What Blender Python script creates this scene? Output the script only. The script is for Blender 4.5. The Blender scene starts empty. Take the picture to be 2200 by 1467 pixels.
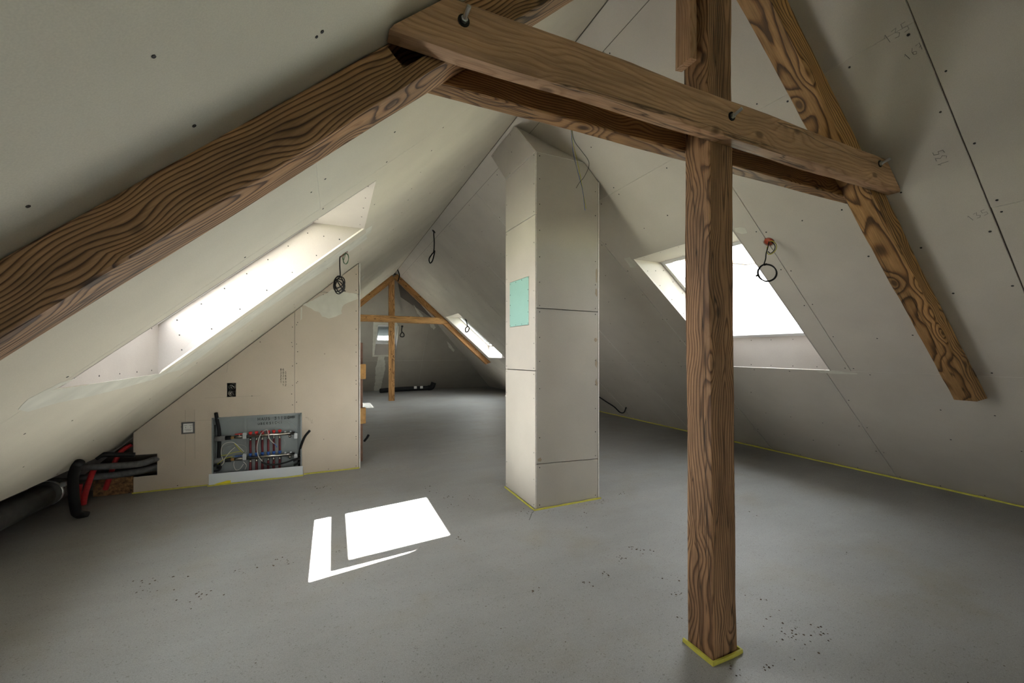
import bpy, bmesh, math, random
from mathutils import Vector, Matrix, noise
from mathutils.geometry import tessellate_polygon
random.seed(11)
V = Vector
scn = bpy.context.scene
COL = scn.collection

# ------------------------------------------------------------------ camera, sky, sun, exposure
YAW = math.radians(24.115)
CAMZ, FPX, HOR = 1.5, 855.6, 755.0
cam_d = bpy.data.cameras.new('camera'); cam = bpy.data.objects.new('camera', cam_d); COL.objects.link(cam)
cam_d.sensor_width = 36; cam_d.sensor_fit = 'HORIZONTAL'; cam_d.lens = 14.0
cam_d.shift_y = (HOR - 733.5) / 2200.0
cam_d.clip_start = 0.02; cam_d.clip_end = 3000
cam.location = (0, 0, CAMZ); cam.rotation_euler = (math.pi/2, 0, -YAW)
scn.camera = cam

SUN_DIR = V((0.58, 0.155, -1.0)).normalized()
world = bpy.data.worlds.new('sky'); scn.world = world; world.use_nodes = True
wn, wl = world.node_tree.nodes, world.node_tree.links
wn.clear()
w_out = wn.new('ShaderNodeOutputWorld'); w_bg = wn.new('ShaderNodeBackground')
# bright hazy sky, almost even, a little whiter towards the horizon
w_tc = wn.new('ShaderNodeTexCoord'); w_sep = wn.new('ShaderNodeSeparateXYZ'); w_rp = wn.new('ShaderNodeValToRGB')
w_rp.color_ramp.elements[0].position = 0.0; w_rp.color_ramp.elements[0].color = (1.0, 0.98, 0.95, 1)
w_rp.color_ramp.elements[1].position = 0.8; w_rp.color_ramp.elements[1].color = (0.90, 0.94, 1.0, 1)
wl.new(w_tc.outputs['Generated'], w_sep.inputs[0]); wl.new(w_sep.outputs[2], w_rp.inputs[0])
w_bg.inputs['Strength'].default_value = 10.0
wl.new(w_rp.outputs[0], w_bg.inputs[0]); wl.new(w_bg.outputs[0], w_out.inputs[0])

sun_d = bpy.data.lights.new('sun', 'SUN'); sun_d.energy = 165.0; sun_d.angle = 0.0093; sun_d.color = (1.0, 0.965, 0.92)
sun = bpy.data.objects.new('sun', sun_d); COL.objects.link(sun)
sun.rotation_euler = SUN_DIR.to_track_quat('-Z', 'Y').to_euler(); sun.location = (-6, -2, 12)

vs = scn.view_settings
vs.view_transform = 'Standard'; vs.look = 'None'; vs.gamma = 1.0; vs.use_curve_mapping = False
vs.exposure = 0.94
scn.cycles.max_bounces = 8; scn.cycles.diffuse_bounces = 6; scn.cycles.glossy_bounces = 2; scn.cycles.transparent_max_bounces = 8
scn.cycles.sample_clamp_indirect = 6.0; scn.cycles.adaptive_threshold = 0.02
scn.cycles.caustics_reflective = False; scn.cycles.caustics_refractive = False

# ------------------------------------------------------------------ room geometry (metres)
S = 0.895                    # rise per metre of the two long slopes
XL, XR = -2.66, 6.10         # eaves on the floor
ZT = 3.92                    # ridge
HT = ZT / S
YB, YH = -6.5, 16.0          # wall behind the camera, foot of the hipped end
SH = 1.1875                  # rise of the hipped end
HD = ZT / SH
YP = 5.48                    # partition

# a photographed position turned into a point on a known plane of the room
_R = V((math.cos(YAW), -math.sin(YAW), 0)); _F = V((math.sin(YAW), math.cos(YAW), 0)); _C = V((0, 0, CAMZ))
def ray(x, y): return _R*((x-1100)/FPX) + _F + V((0, 0, (HOR-y)/FPX))
def on(x, y, n, d):
    r = ray(x, y); n = V(n); return _C + r*((d - n.dot(_C))/n.dot(r))
def on_floor(x, y, z=0.0): return on(x, y, (0, 0, 1), z)
def on_left(x, y): return on(x, y, (-S, 0, 1), -S*XL)
def on_right(x, y): return on(x, y, (S, 0, 1), S*XR)
def on_y(x, y, v): return on(x, y, (0, 1, 0), v)
def on_x(x, y, v): return on(x, y, (1, 0, 0), v)
def on_hip(x, y): return on(x, y, (0, SH, 1), SH*YH)

class Plane:
    def __init__(s, f, n): s.f, s.n = f, V(n).normalized()
    def at(s, u, v, t=0.0): return s.f(u, v) + s.n*t      # t grows into the room
P_RIGHT = Plane(lambda u, h: V((XR-h, u, S*h)), (-S, 0, -1))
P_LEFT = Plane(lambda u, h: V((XL+h, u, S*h)), (S, 0, -1))
P_HIP = Plane(lambda u, h: V((u, YH-h, SH*h)), (0, -SH, -1))
P_FLOOR = Plane(lambda u, v: V((u, v, 0)), (0, 0, 1))
def PY(y, side=-1): return Plane(lambda u, v: V((u, y, v)), (0, side, 0))
def PX(x, side=-1): return Plane(lambda u, v: V((x, u, v)), (side, 0, 0))
def PZ(z, side=-1): return Plane(lambda u, v: V((u, v, z)), (0, 0, side))

# ------------------------------------------------------------------ object helpers
def link(o, parent=None):
    COL.objects.link(o)
    if parent is not None:
        o.parent = parent
        o.matrix_parent_inverse = parent.matrix_basis.inverted()
    return o
def tag(o, label=None, cat=None, group=None, kind=None):
    if label: o['label'] = label
    if cat: o['category'] = cat
    if group: o['group'] = group
    if kind: o['kind'] = kind
    return o
def empty(name, loc, label, cat, group=None, kind=None):
    o = bpy.data.objects.new(name, None); o.empty_display_size = 0.1; COL.objects.link(o)
    o.matrix_basis = Matrix.Translation(V(loc))
    return tag(o, label, cat, group, kind)
def from_bm(name, bm, mats, parent=None, smooth=False, mat_world=None):
    bmesh.ops.recalc_face_normals(bm, faces=bm.faces)
    me = bpy.data.meshes.new(name); bm.to_mesh(me); bm.free()
    for m in (mats if isinstance(mats, (list, tuple)) else [mats]): me.materials.append(m)
    if smooth:
        for p in me.polygons: p.use_smooth = True
    o = bpy.data.objects.new(name, me)
    if mat_world is not None: o.matrix_basis = mat_world
    elif parent is None:            # put the origin at the base of the thing
        co = [v.co for v in me.vertices]
        if co:
            c = V(((min(v.x for v in co)+max(v.x for v in co))/2, (min(v.y for v in co)+max(v.y for v in co))/2, min(v.z for v in co)))
            me.transform(Matrix.Translation(-c)); o.matrix_basis = Matrix.Translation(c)
    return link(o, parent)

def add_prism(bm, poly, holes, pl, t0, t1, side_mat=0):
    """polygon (with holes) in a plane, from depth t0 to t1"""
    loops = [list(poly)] + [list(h) for h in holes]
    flat = [p for l in loops for p in l]
    tris = tessellate_polygon([[V((p[0], p[1], 0)) for p in l] for l in loops])
    a = [bm.verts.new(pl.at(p[0], p[1], t0)) for p in flat]
    b = [bm.verts.new(pl.at(p[0], p[1], t1)) for p in flat]
    for t in tris:
        for w in (a, b):
            try: bm.faces.new([w[i] for i in t])
            except ValueError: pass
    k = 0
    for l in loops:
        n = len(l)
        for i in range(n):
            j = (i+1) % n
            f = bm.faces.new([a[k+i], a[k+j], b[k+j], b[k+i]]); f.material_index = side_mat
        k += n
def add_box(bm, lo, hi, mat=0):
    vs_ = [bm.verts.new((x, y, z)) for x in (lo[0], hi[0]) for y in (lo[1], hi[1]) for z in (lo[2], hi[2])]
    for q in ((0, 1, 3, 2), (4, 6, 7, 5), (0, 4, 5, 1), (2, 3, 7, 6), (0, 2, 6, 4), (1, 5, 7, 3)):
        bm.faces.new([vs_[i] for i in q]).material_index = mat
def smooth_path(pts, n=6):
    pts = [V(p) for p in pts]
    if len(pts) < 3: return pts
    q = [pts[0]*2-pts[1]] + pts + [pts[-1]*2-pts[-2]]
    out = []
    for i in range(1, len(q)-2):
        p0, p1, p2, p3 = q[i-1:i+3]
        for k in range(n):
            t = k/n
            out.append(0.5*((2*p1)+(p2-p0)*t+(2*p0-5*p1+4*p2-p3)*t*t+(3*p1-p0-3*p2+p3)*t**3))
    out.append(pts[-1]); return out
def add_tube(bm, pts, r, seg=8, cap=True, mat=0, rfun=None):
    pts = [V(p) for p in pts]
    d0 = (pts[1]-pts[0]).normalized()
    nrm = d0.orthogonal().normalized()
    rings = []
    for i, p in enumerate(pts):
        d = (pts[min(i+1, len(pts)-1)]-pts[max(i-1, 0)]).normalized()
        nrm = (nrm - d*nrm.dot(d)).normalized(); bn = d.cross(nrm)
        rr = r if rfun is None else rfun(i/(len(pts)-1))
        rings.append([bm.verts.new(p + (nrm*math.cos(2*math.pi*k/seg)+bn*math.sin(2*math.pi*k/seg))*rr) for k in range(seg)])
    for a, b in zip(rings, rings[1:]):
        for k in range(seg):
            bm.faces.new([a[k], a[(k+1) % seg], b[(k+1) % seg], b[k]]).material_index = mat
    if cap:
        for rg in (rings[0], rings[-1]): bm.faces.new(rg).material_index = mat
def tube(name, pts, r, mat, parent=None, seg=8, n=6, smooth=True, rfun=None):
    bm = bmesh.new(); add_tube(bm, smooth_path(pts, n), r, seg, rfun=rfun)
    return from_bm(name, bm, mat, parent, smooth)
def box(name, lo, hi, mat, parent=None, bevel=0.0):
    bm = bmesh.new(); add_box(bm, lo, hi)
    if bevel: bmesh.ops.bevel(bm, geom=list(bm.edges), offset=bevel, segments=2, affect='EDGES')
    return from_bm(name, bm, mat, parent)
def prism(name, poly, holes, pl, t0, t1, mats, parent=None, side_mat=0):
    bm = bmesh.new(); add_prism(bm, poly, holes, pl, t0, t1, side_mat)
    return from_bm(name, bm, mats, parent)
def shape_rect(u0, u1, v0, v1): return [(u0, v0), (u1, v0), (u1, v1), (u0, v1)]
def inset(poly, g):
    """shrink a polygon by g on every side"""
    n = len(poly); area = sum(poly[i][0]*poly[(i+1) % n][1]-poly[(i+1) % n][0]*poly[i][1] for i in range(n))
    sg = 1 if area > 0 else -1; out = []
    for i in range(n):
        p0, p1, p2 = V(poly[i-1]), V(poly[i]), V(poly[(i+1) % n])
        e0, e1 = (p1-p0).normalized(), (p2-p1).normalized()
        n0, n1 = V((-e0.y, e0.x))*sg, V((-e1.y, e1.x))*sg
        m = n0+n1; k = m.dot(n0)
        out.append(tuple(p1 + m*(g/k if abs(k) > 1e-6 else 0)))
    return out
def inside(pt, poly):
    c = False; n = len(poly)
    for i in range(n):
        (x1, y1), (x2, y2) = poly[i], poly[(i+1) % n]
        if (y1 > pt[1]) != (y2 > pt[1]) and pt[0] < (x2-x1)*(pt[1]-y1)/(y2-y1)+x1: c = not c
    return c

# ------------------------------------------------------------------ materials
def new_mat(name):
    m = bpy.data.materials.new(name); m.use_nodes = True
    nt = m.node_tree; return m, nt.nodes, nt.links, nt.nodes['Principled BSDF']
def ramp(N, stops):
    r = N.new('ShaderNodeValToRGB'); e = r.color_ramp.elements
    while len(e) < len(stops): e.new(0.5)
    for el, (p, c) in zip(e, stops): el.position = p; el.color = (*c, 1) if len(c) == 3 else c
    return r
def plain(name, col, rough=0.6, metal=0.0, spec=0.4, var=0.0, scale=20, bump=0.0):
    m, N, L, B = new_mat(name)
    B.inputs['Base Color'].default_value = (*col, 1); B.inputs['Roughness'].default_value = rough
    B.inputs['Metallic'].default_value = metal; B.inputs['Specular IOR Level'].default_value = spec
    if var or bump:
        tc = N.new('ShaderNodeTexCoord'); nz = N.new('ShaderNodeTexNoise')
        nz.inputs['Scale'].default_value = scale; nz.inputs['Detail'].default_value = 5
        L.new(tc.outputs['Object'], nz.inputs['Vector'])
        if var:
            r = ramp(N, [(0.3, tuple(max(0, c*(1-var)) for c in col)), (0.7, tuple(min(1, c*(1+var)) for c in col))])
            L.new(nz.outputs[0], r.inputs[0]); L.new(r.outputs[0], B.inputs['Base Color'])
        if bump:
            b = N.new('ShaderNodeBump'); b.inputs['Strength'].default_value = bump; b.inputs['Distance'].default_value = 0.003
            L.new(nz.outputs[0], b.inputs['Height']); L.new(b.outputs[0], B.inputs['Normal'])
    return m
def board_mat(name, col):
    """paper face of plasterboard: faint mottling, fine fibre, a few scuffs"""
    m, N, L, B = new_mat(name)
    tc = N.new('ShaderNodeTexCoord')
    n1 = N.new('ShaderNodeTexNoise'); n1.inputs['Scale'].default_value = 2.2; n1.inputs['Detail'].default_value = 4
    n2 = N.new('ShaderNodeTexNoise'); n2.inputs['Scale'].default_value = 260; n2.inputs['Detail'].default_value = 2
    n3 = N.new('ShaderNodeTexNoise'); n3.inputs['Scale'].default_value = 9; n3.inputs['Detail'].default_value = 8; n3.inputs['Roughness'].default_value = 0.75
    for n in (n1, n2, n3): L.new(tc.outputs['Object'], n.inputs['Vector'])
    r1 = ramp(N, [(0.3, tuple(c*0.94 for c in col)), (0.7, tuple(c*1.05 for c in col))])
    L.new(n1.outputs[0], r1.inputs[0])
    r3 = ramp(N, [(0.72, (1, 1, 1)), (0.82, (0.90, 0.83, 0.78))]); L.new(n3.outputs[0], r3.inputs[0])
    mx = N.new('ShaderNodeMix'); mx.data_type = 'RGBA'; mx.blend_type = 'MULTIPLY'; mx.inputs[0].default_value = 1
    L.new(r1.outputs[0], mx.inputs[6]); L.new(r3.outputs[0], mx.inputs[7])
    r2 = ramp(N, [(0.3, (0.95, 0.95, 0.95)), (0.7, (1.04, 1.04, 1.04))]); L.new(n2.outputs[0], r2.inputs[0])
    mx2 = N.new('ShaderNodeMix'); mx2.data_type = 'RGBA'; mx2.blend_type = 'MULTIPLY'; mx2.inputs[0].default_value = 1
    L.new(mx.outputs[2], mx2.inputs[6]); L.new(r2.outputs[0], mx2.inputs[7]); L.new(mx2.outputs[2], B.inputs['Base Color'])
    B.inputs['Roughness'].default_value = 0.78; B.inputs['Specular IOR Level'].default_value = 0.25
    b = N.new('ShaderNodeBump'); b.inputs['Strength'].default_value = 0.08; b.inputs['Distance'].default_value = 0.002
    L.new(n2.outputs[0], b.inputs['Height']); L.new(b.outputs[0], B.inputs['Normal'])
    return m
def wood_mat(name, light, mid, dark, rings=80, contrast=0.9, pith=(0.05, 0.10), knots=True, seed=0.0, stain=0.5):
    m, N, L, B = new_mat(name)
    def mth(op, a, b=None, c=None):
        n = N.new('ShaderNodeMath'); n.operation = op
        for i, v in enumerate((a, b, c)):
            if v is None: continue
            if isinstance(v, (int, float)): n.inputs[i].default_value = v
            else: L.new(v, n.inputs[i])
        return n.outputs[0]
    tc = N.new('ShaderNodeTexCoord'); oi = N.new('ShaderNodeObjectInfo')
    sh = N.new('ShaderNodeCombineXYZ'); L.new(mth('MULTIPLY', oi.outputs['Random'], 23.0), sh.inputs[0]); sh.inputs[1].default_value = 0; sh.inputs[2].default_value = seed*0
    add = N.new('ShaderNodeVectorMath'); add.operation = 'ADD'; L.new(tc.outputs['Object'], add.inputs[0]); L.new(sh.outputs[0], add.inputs[1])
    def stretched(v, scale, detail=4, rough=0.5, w=0.0):
        mp = N.new('ShaderNodeMapping'); mp.inputs['Scale'].default_value = v; mp.inputs['Location'].default_value = (w, w*1.7, w*0.6)
        L.new(add.outputs[0], mp.inputs[0])
        n = N.new('ShaderNodeTexNoise'); n.inputs['Scale'].default_value = scale; n.inputs['Detail'].default_value = detail; n.inputs['Roughness'].default_value = rough
        L.new(mp.outputs[0], n.inputs['Vector']); return n.outputs[0]
    sp = N.new('ShaderNodeSeparateXYZ'); L.new(add.outputs[0], sp.inputs[0])
    so = N.new('ShaderNodeSeparateXYZ'); L.new(tc.outputs['Object'], so.inputs[0])
    d1 = mth('MULTIPLY', mth('SUBTRACT', stretched((0.9, 2.5, 2.5), 1.0, 2, w=seed), 0.5), 0.16)
    d2 = mth('MULTIPLY', mth('SUBTRACT', stretched((1.1, 2.5, 2.5), 1.0, 2, w=seed+5), 0.5), 0.16)
    yy = mth('ADD', mth('SUBTRACT', so.outputs[1], pith[0]), d1); zz = mth('ADD', mth('SUBTRACT', so.outputs[2], pith[1]), d2)
    r = mth('SQRT', mth('ADD', mth('MULTIPLY', yy, yy), mth('MULTIPLY', zz, zz)))
    kmask = None
    if knots:
        mp = N.new('ShaderNodeMapping'); mp.inputs['Scale'].default_value = (3.6, 6.6, 6.6); mp.inputs['Location'].default_value = (seed, seed, seed)
        L.new(add.outputs[0], mp.inputs[0])
        vo = N.new('ShaderNodeTexVoronoi'); vo.inputs['Scale'].default_value = 1.0; L.new(mp.outputs[0], vo.inputs['Vector'])
        dd = vo.outputs['Distance']
        g = mth('POWER', 2.718, mth('MULTIPLY', mth('MULTIPLY', dd, dd), -9.0))
        r = mth('ADD', r, mth('MULTIPLY', g, 0.034))
        kr = ramp(N, [(0.085, (1, 1, 1)), (0.145, (0, 0, 0))]); L.new(dd, kr.inputs[0]); kmask = kr.outputs[0]
    fine = stretched((3, 60, 60), 1.0, 3, w=seed+2)
    r = mth('ADD', r, mth('MULTIPLY', fine, 0.004))
    fr = mth('FRACT', mth('MULTIPLY', r, rings))
    rr = ramp(N, [(0.0, (0.35,)*3), (0.12, (0.0,)*3), (0.5, (0.12,)*3), (0.80, (0.9,)*3), (0.92, (1,)*3), (1.0, (0.35,)*3)])
    L.new(fr, rr.inputs[0])
    ringm = mth('MULTIPLY', rr.outputs[0], contrast)
    base = ramp(N, [(0.0, light), (0.45, mid), (1.0, dark)]); L.new(ringm, base.inputs[0])
    st = ramp(N, [(0.36, (1-stain, 1-stain*1.02, 1-stain*1.05)), (0.62, (1.06, 1.05, 1.03))]); L.new(stretched((1.2, 7, 7), 1.0, 6, 0.65, w=seed+9), st.inputs[0])
    fb = ramp(N, [(0.3, (0.80,)*3), (0.7, (1.14,)*3)]); L.new(stretched((6, 170, 170), 1.0, 2, w=seed+3), fb.inputs[0])
    ck_n = stretched((0.55, 11, 11), 1.0, 3, 0.5, w=seed+14)
    ck = ramp(N, [(0.0, (0, 0, 0)), (0.011, (1, 1, 1))]); L.new(mth('ABSOLUTE', mth('SUBTRACT', ck_n, 0.44)), ck.inputs[0])
    def mul(a, b, f=1.0):
        x = N.new('ShaderNodeMix'); x.data_type = 'RGBA'; x.blend_type = 'MULTIPLY'; x.inputs[0].default_value = f
        L.new(a, x.inputs[6]); L.new(b, x.inputs[7]); return x.outputs[2]
    c = mul(mul(mul(base.outputs[0], st.outputs[0]), fb.outputs[0]), ck.outputs[0], 0.75)
    if kmask:
        x = N.new('ShaderNodeMix'); x.data_type = 'RGBA'; L.new(mth('MULTIPLY', kmask, 0.72), x.inputs[0]); L.new(c, x.inputs[6]); x.inputs[7].default_value = (dark[0]*0.45, dark[1]*0.42, dark[2]*0.4, 1); c = x.outputs[2]
    L.new(c, B.inputs['Base Color'])
    B.inputs['Roughness'].default_value = 0.62; B.inputs['Specular IOR Level'].default_value = 0.3
    b = N.new('ShaderNodeBump'); b.inputs['Strength'].default_value = 0.5; b.inputs['Distance'].default_value = 0.004
    h = mth('ADD', mth('MULTIPLY', ringm, -0.5), mth('MULTIPLY', ck.outputs[0], 0.8))
    L.new(mth('ADD', h, mth('MULTIPLY', fine, 0.4)), b.inputs['Height']); L.new(b.outputs[0], B.inputs['Normal'])
    return m
def floor_mat():
    m, N, L, B = new_mat('screed')
    tc = N.new('ShaderNodeTexCoord')
    def nz(scale, detail=4, rough=0.5, vec=(1, 1, 1)):
        mp = N.new('ShaderNodeMapping'); mp.inputs['Scale'].default_value = vec; L.new(tc.outputs['Object'], mp.inputs[0])
        n = N.new('ShaderNodeTexNoise'); n.inputs['Scale'].default_value = scale; n.inputs['Detail'].default_value = detail; n.inputs['Roughness'].default_value = rough
        L.new(mp.outputs[0], n.inputs['Vector']); return n.outputs[0]
    def mul(a, b):
        x = N.new('ShaderNodeMix'); x.data_type = 'RGBA'; x.blend_type = 'MULTIPLY'; x.inputs[0].default_value = 1
        L.new(a, x.inputs[6]); L.new(b, x.inputs[7]); return x.outputs[2]
    base = ramp(N, [(0.3, (0.245, 0.240, 0.234)), (0.7, (0.30, 0.298, 0.294))]); L.new(nz(0.9, 6, 0.6), base.inputs[0])
    tan = ramp(N, [(0.52, (1, 1, 1)), (0.72, (0.93, 0.89, 0.81))]); L.new(nz(1.7, 5, 0.6), tan.inputs[0])
    sp = ramp(N, [(0.36, (0.80, 0.80, 0.79)), (0.62, (1.08, 1.08, 1.08))]); L.new(nz(210, 3, 0.7), sp.inputs[0])
    sp2 = ramp(N, [(0.28, (0.62, 0.6, 0.56)), (0.36, (1, 1, 1))]); L.new(nz(95, 2, 0.5), sp2.inputs[0])
    sw = ramp(N, [(0.3, (0.93, 0.93, 0.93)), (0.7, (1.05, 1.05, 1.05))]); L.new(nz(2.2, 6, 0.7, (0.5, 2.4, 1)), sw.inputs[0])
    spot = ramp(N, [(0.735, (1, 1, 1)), (0.80, (0.62, 0.55, 0.47))]); L.new(nz(14, 6, 0.8), spot.inputs[0])
    c = mul(mul(mul(mul(mul(base.outputs[0], tan.outputs[0]), sp.outputs[0]), sp2.outputs[0]), sw.outputs[0]), spot.outputs[0])
    L.new(c, B.inputs['Base Color']); B.inputs['Roughness'].default_value = 0.55; B.inputs['Specular IOR Level'].default_value = 0.35
    b = N.new('ShaderNodeBump'); b.inputs['Strength'].default_value = 0.12; b.inputs['Distance'].default_value = 0.003
    L.new(nz(150, 4, 0.7), b.inputs['Height']); L.new(b.outputs[0], B.inputs['Normal'])
    return m
def glass_mat():
    m, N, L, B = new_mat('window_glass'); N.remove(B)
    out = N['Material Output']; t = N.new('ShaderNodeBsdfTransparent'); g = N.new('ShaderNodeBsdfGlossy'); x = N.new('ShaderNodeMixShader')
    t.inputs[0].default_value = (0.90, 0.93, 0.92, 1); g.inputs['Roughness'].default_value = 0.01
    x.inputs[0].default_value = 0.05
    L.new(t.outputs[0], x.inputs[1]); L.new(g.outputs[0], x.inputs[2]); L.new(x.outputs[0], out.inputs[0])
    return m

BOARD = board_mat('plasterboard_paper', (0.54, 0.50, 0.445))
BOARD_L = board_mat('plasterboard_skimmed', (0.58, 0.54, 0.45))
BOARD_P = board_mat('plasterboard_partition', (0.50, 0.435, 0.355))
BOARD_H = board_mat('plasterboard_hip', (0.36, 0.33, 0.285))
CORE = plain('gypsum_core', (0.82, 0.79, 0.74), 0.9, var=0.08, scale=60)
BACK = plain('gap_shade_backing', (0.16, 0.14, 0.12), 0.9)  # backing coloured dark so board gaps and the void look shadowed
GREEN = board_mat('green_board', (0.29, 0.49, 0.435))
FILL = plain('joint_filler', (0.60, 0.59, 0.52), 0.75, var=0.10, scale=7)
LINING = board_mat('reveal_paper', (0.39, 0.355, 0.325))
SCREW = plain('black_screw', (0.015, 0.014, 0.013), 0.5)
SCREED = floor_mat()
YELLOW = plain('yellow_foam', (0.50, 0.46, 0.075), 0.7, var=0.12, scale=30)
OAK_R = wood_mat('old_timber_rafter', (0.448, 0.252, 0.100), (0.320, 0.164, 0.059), (0.060, 0.027, 0.010), 62, 0.95, (0.035, 0.115), True, 1.0, 0.45)
OAK_L = wood_mat('old_timber_left_rafter', (0.396, 0.227, 0.116), (0.288, 0.151, 0.071), (0.043, 0.020, 0.011), 74, 0.95, (-0.05, 0.13), True, 8.0, 0.5)
OAK_P = wood_mat('old_timber_post', (0.391, 0.225, 0.120), (0.272, 0.145, 0.072), (0.060, 0.031, 0.017), 70, 0.85, (0.03, -0.09), True, 4.0, 0.5)
TIE = wood_mat('planed_timber', (0.459, 0.283, 0.167), (0.377, 0.221, 0.122), (0.180, 0.094, 0.047), 60, 0.55, (0.06, 0.12), True, 12.0, 0.28)
TIE2 = wood_mat('brown_timber', (0.374, 0.208, 0.089), (0.264, 0.136, 0.054), (0.085, 0.041, 0.016), 90, 0.85, (0.03, 0.12), True, 15.0, 0.4)
FAR = wood_mat('far_timber', (0.5, 0.27, 0.105), (0.38, 0.19, 0.068), (0.17, 0.08, 0.03), 60, 0.8, (0.05, 0.11), True, 20.0, 0.35)
PINE = plain('pine_block', (0.46, 0.25, 0.08), 0.6, var=0.2, scale=25)
REDWOOD = plain('reddish_board', (0.20, 0.10, 0.065), 0.6, var=0.2, scale=18)
OSB = plain('chipboard', (0.20, 0.105, 0.045), 0.8, var=0.75, scale=38, bump=0.4)
STEEL = plain('zinc_steel', (0.62, 0.64, 0.66), 0.3, 0.9)
NICKEL = plain('nickel', (0.50, 0.48, 0.44), 0.22, 1.0)
BRASS = plain('brass', (0.60, 0.36, 0.14), 0.35, 0.9)
GALV = plain('galvanised_sheet', (0.24, 0.265, 0.27), 0.5, 0.35, var=0.06, scale=6)
WHITEP = plain('white_sheet', (0.62, 0.66, 0.70), 0.4)
ALU = plain('grey_aluminium', (0.33, 0.34, 0.35), 0.45, 0.3)
WHITE = plain('white_paint', (0.74, 0.74, 0.73), 0.4)
WPINE = plain('window_pine', (0.38, 0.25, 0.145), 0.45, var=0.08, scale=9)
BLACK = plain('black_plastic', (0.012, 0.012, 0.0125), 0.55, 0.0, 0.2)
RUBBER = plain('dark_grey_foam', (0.085, 0.085, 0.085), 0.75, var=0.25, scale=30, bump=0.2)
GREYPIPE = plain('grey_pipe', (0.05, 0.049, 0.046), 0.6, var=0.45, scale=11)
LAGGING = plain('grey_lagging', (0.17, 0.17, 0.17), 0.7, var=0.1, scale=40)
RED = plain('red_plastic', (0.55, 0.025, 0.022), 0.45)
REDPIPE = plain('red_pipe', (0.42, 0.022, 0.024), 0.5, var=0.15, scale=40)
DKRED = plain('dark_red_pipe', (0.13, 0.018, 0.022), 0.5, var=0.2, scale=60)
BLUE = plain('blue_plastic', (0.03, 0.11, 0.42), 0.45)
ORANGE = plain('orange_box', (0.30, 0.05, 0.02), 0.5)
WHITEC = plain('white_cable', (0.62, 0.61, 0.58), 0.5)
GREYC = plain('grey_cable', (0.30, 0.31, 0.31), 0.5)
YELC = plain('yellow_green_wire', (0.50, 0.47, 0.03), 0.5)
BLUEC = plain('blue_wire', (0.03, 0.09, 0.35), 0.5)
INK = plain('black_ink', (0.02, 0.02, 0.02), 0.7)
PENCIL = plain('pencil', (0.19, 0.18, 0.17), 0.7)
PAPER = plain('white_label', (0.68, 0.68, 0.66), 0.6)
HOLE_SHADE = plain('recess_shade', (0.03, 0.028, 0.025), 0.9)  # near-black sheet, shade inside the socket cut-out put into its colour
DIRT = plain('dry_mud', (0.085, 0.060, 0.042), 0.95, var=0.3, scale=40)
GLASS = glass_mat()
GRASS = plain('meadow', (0.13, 0.135, 0.10), 0.9, var=0.3, scale=0.02)
HILL = plain('hazed_wooded_hill', (0.16, 0.21, 0.24), 0.95, var=0.35, scale=0.03)  # distance haze put into the blue-grey base colour

# ------------------------------------------------------------------ the setting: floor, slopes, hip, ceiling strip
floor = prism('floor', shape_rect(-3.5, 6.6, YB-0.3, YH+0.5), [], P_FLOOR, 0, -0.12, SCREED)
tag(floor, 'grey cement screed floor with scattered dirt', 'floor', kind='structure')

ROFF = 0.37                  # depth of the window linings, measured vertically
HW0, HW1 = 1.46, 2.885
WIN_L = [(2.575, HW0+0.025), (3.725, HW0+0.025), (3.815, HW1+0.025), (2.715, HW1+0.025)]     # opening in the left slope, near camera
WIN_R = [(2.395, HW0), (3.53, HW0), (3.68, HW1), (2.42, HW1)]
WIN_R = [(2.395, HW0-0.005), (3.60, HW0-0.005), (3.685, HW1), (2.425, HW1)]
WIN_FR = [(10.85, HW0), (12.22, HW0), (12.27, HW1), (10.9, HW1)]
WIN_FL = [(10.75, HW0), (12.1, HW0), (12.1, HW1), (10.75, HW1)]
WIN_H = [(1.30, 1.13), (2.04, 1.13), (2.04, 2.03), (1.30, 2.03)]

def hipcut(h): return YH - (S/SH)*h          # where the long slopes meet the hipped end
def slope_backing(name, pl, wins, h0, label):
    poly = [(YB-0.1, h0), (hipcut(h0)+0.12, h0), (hipcut(HT)+0.12, HT+0.125), (YB-0.1, HT+0.125)]
    o = prism(name, poly, [inset(w, -0.012) for w in wins], pl, -0.0135, -0.05, BACK)
    return tag(o, label, 'wall', kind='structure')
wall_right = slope_backing('wall_right', P_RIGHT, [WIN_R, WIN_FR], -0.08, 'right roof slope lined with grey plasterboard')
wall_left = slope_backing('wall_left', P_LEFT, [WIN_L, WIN_FL], 0.47, 'left roof slope lined with smooth cream plasterboard')
# low void behind the left eave
low = prism('eave_backing', [(YB, -0.5), (YH, -0.5), (YH, 0.80), (YB, 0.80)], [], P_LEFT, -0.30, -0.33, BACK, wall_left)
low2 = prism('eave_closer', [(YB, 0.46), (5.5, 0.46), (5.5, 0.475), (YB, 0.475)], [], P_LEFT, -0.013, -0.31, BACK, wall_left)
hl = lambda h: (XL + SH*h/S, XR - SH*h/S)
wall_far = prism('wall_far', [(XL-0.1, 0-0.1), (XR+0.1, -0.1), (hl(HD)[1]+0.12, HD+0.08), (hl(HD)[0]-0.12, HD+0.08)], [inset(WIN_H, -0.012)], P_HIP, -0.0135, -0.05, BACK)
tag(wall_far, 'sloping hipped end wall with small roof window', 'wall', kind='structure')
wall_back = prism('wall_back', [(XL, 0), (XR, 0), (XR-HT, ZT), (XL+HT, ZT)], [shape_rect(0.5, 1.55, 0.95, 2.35), shape_rect(1.9, 2.95, 0.95, 2.35)], PY(YB, 1), 0, -0.1, BOARD)
tag(wall_back, 'plasterboard gable wall behind the viewpoint', 'wall', kind='structure')
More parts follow.
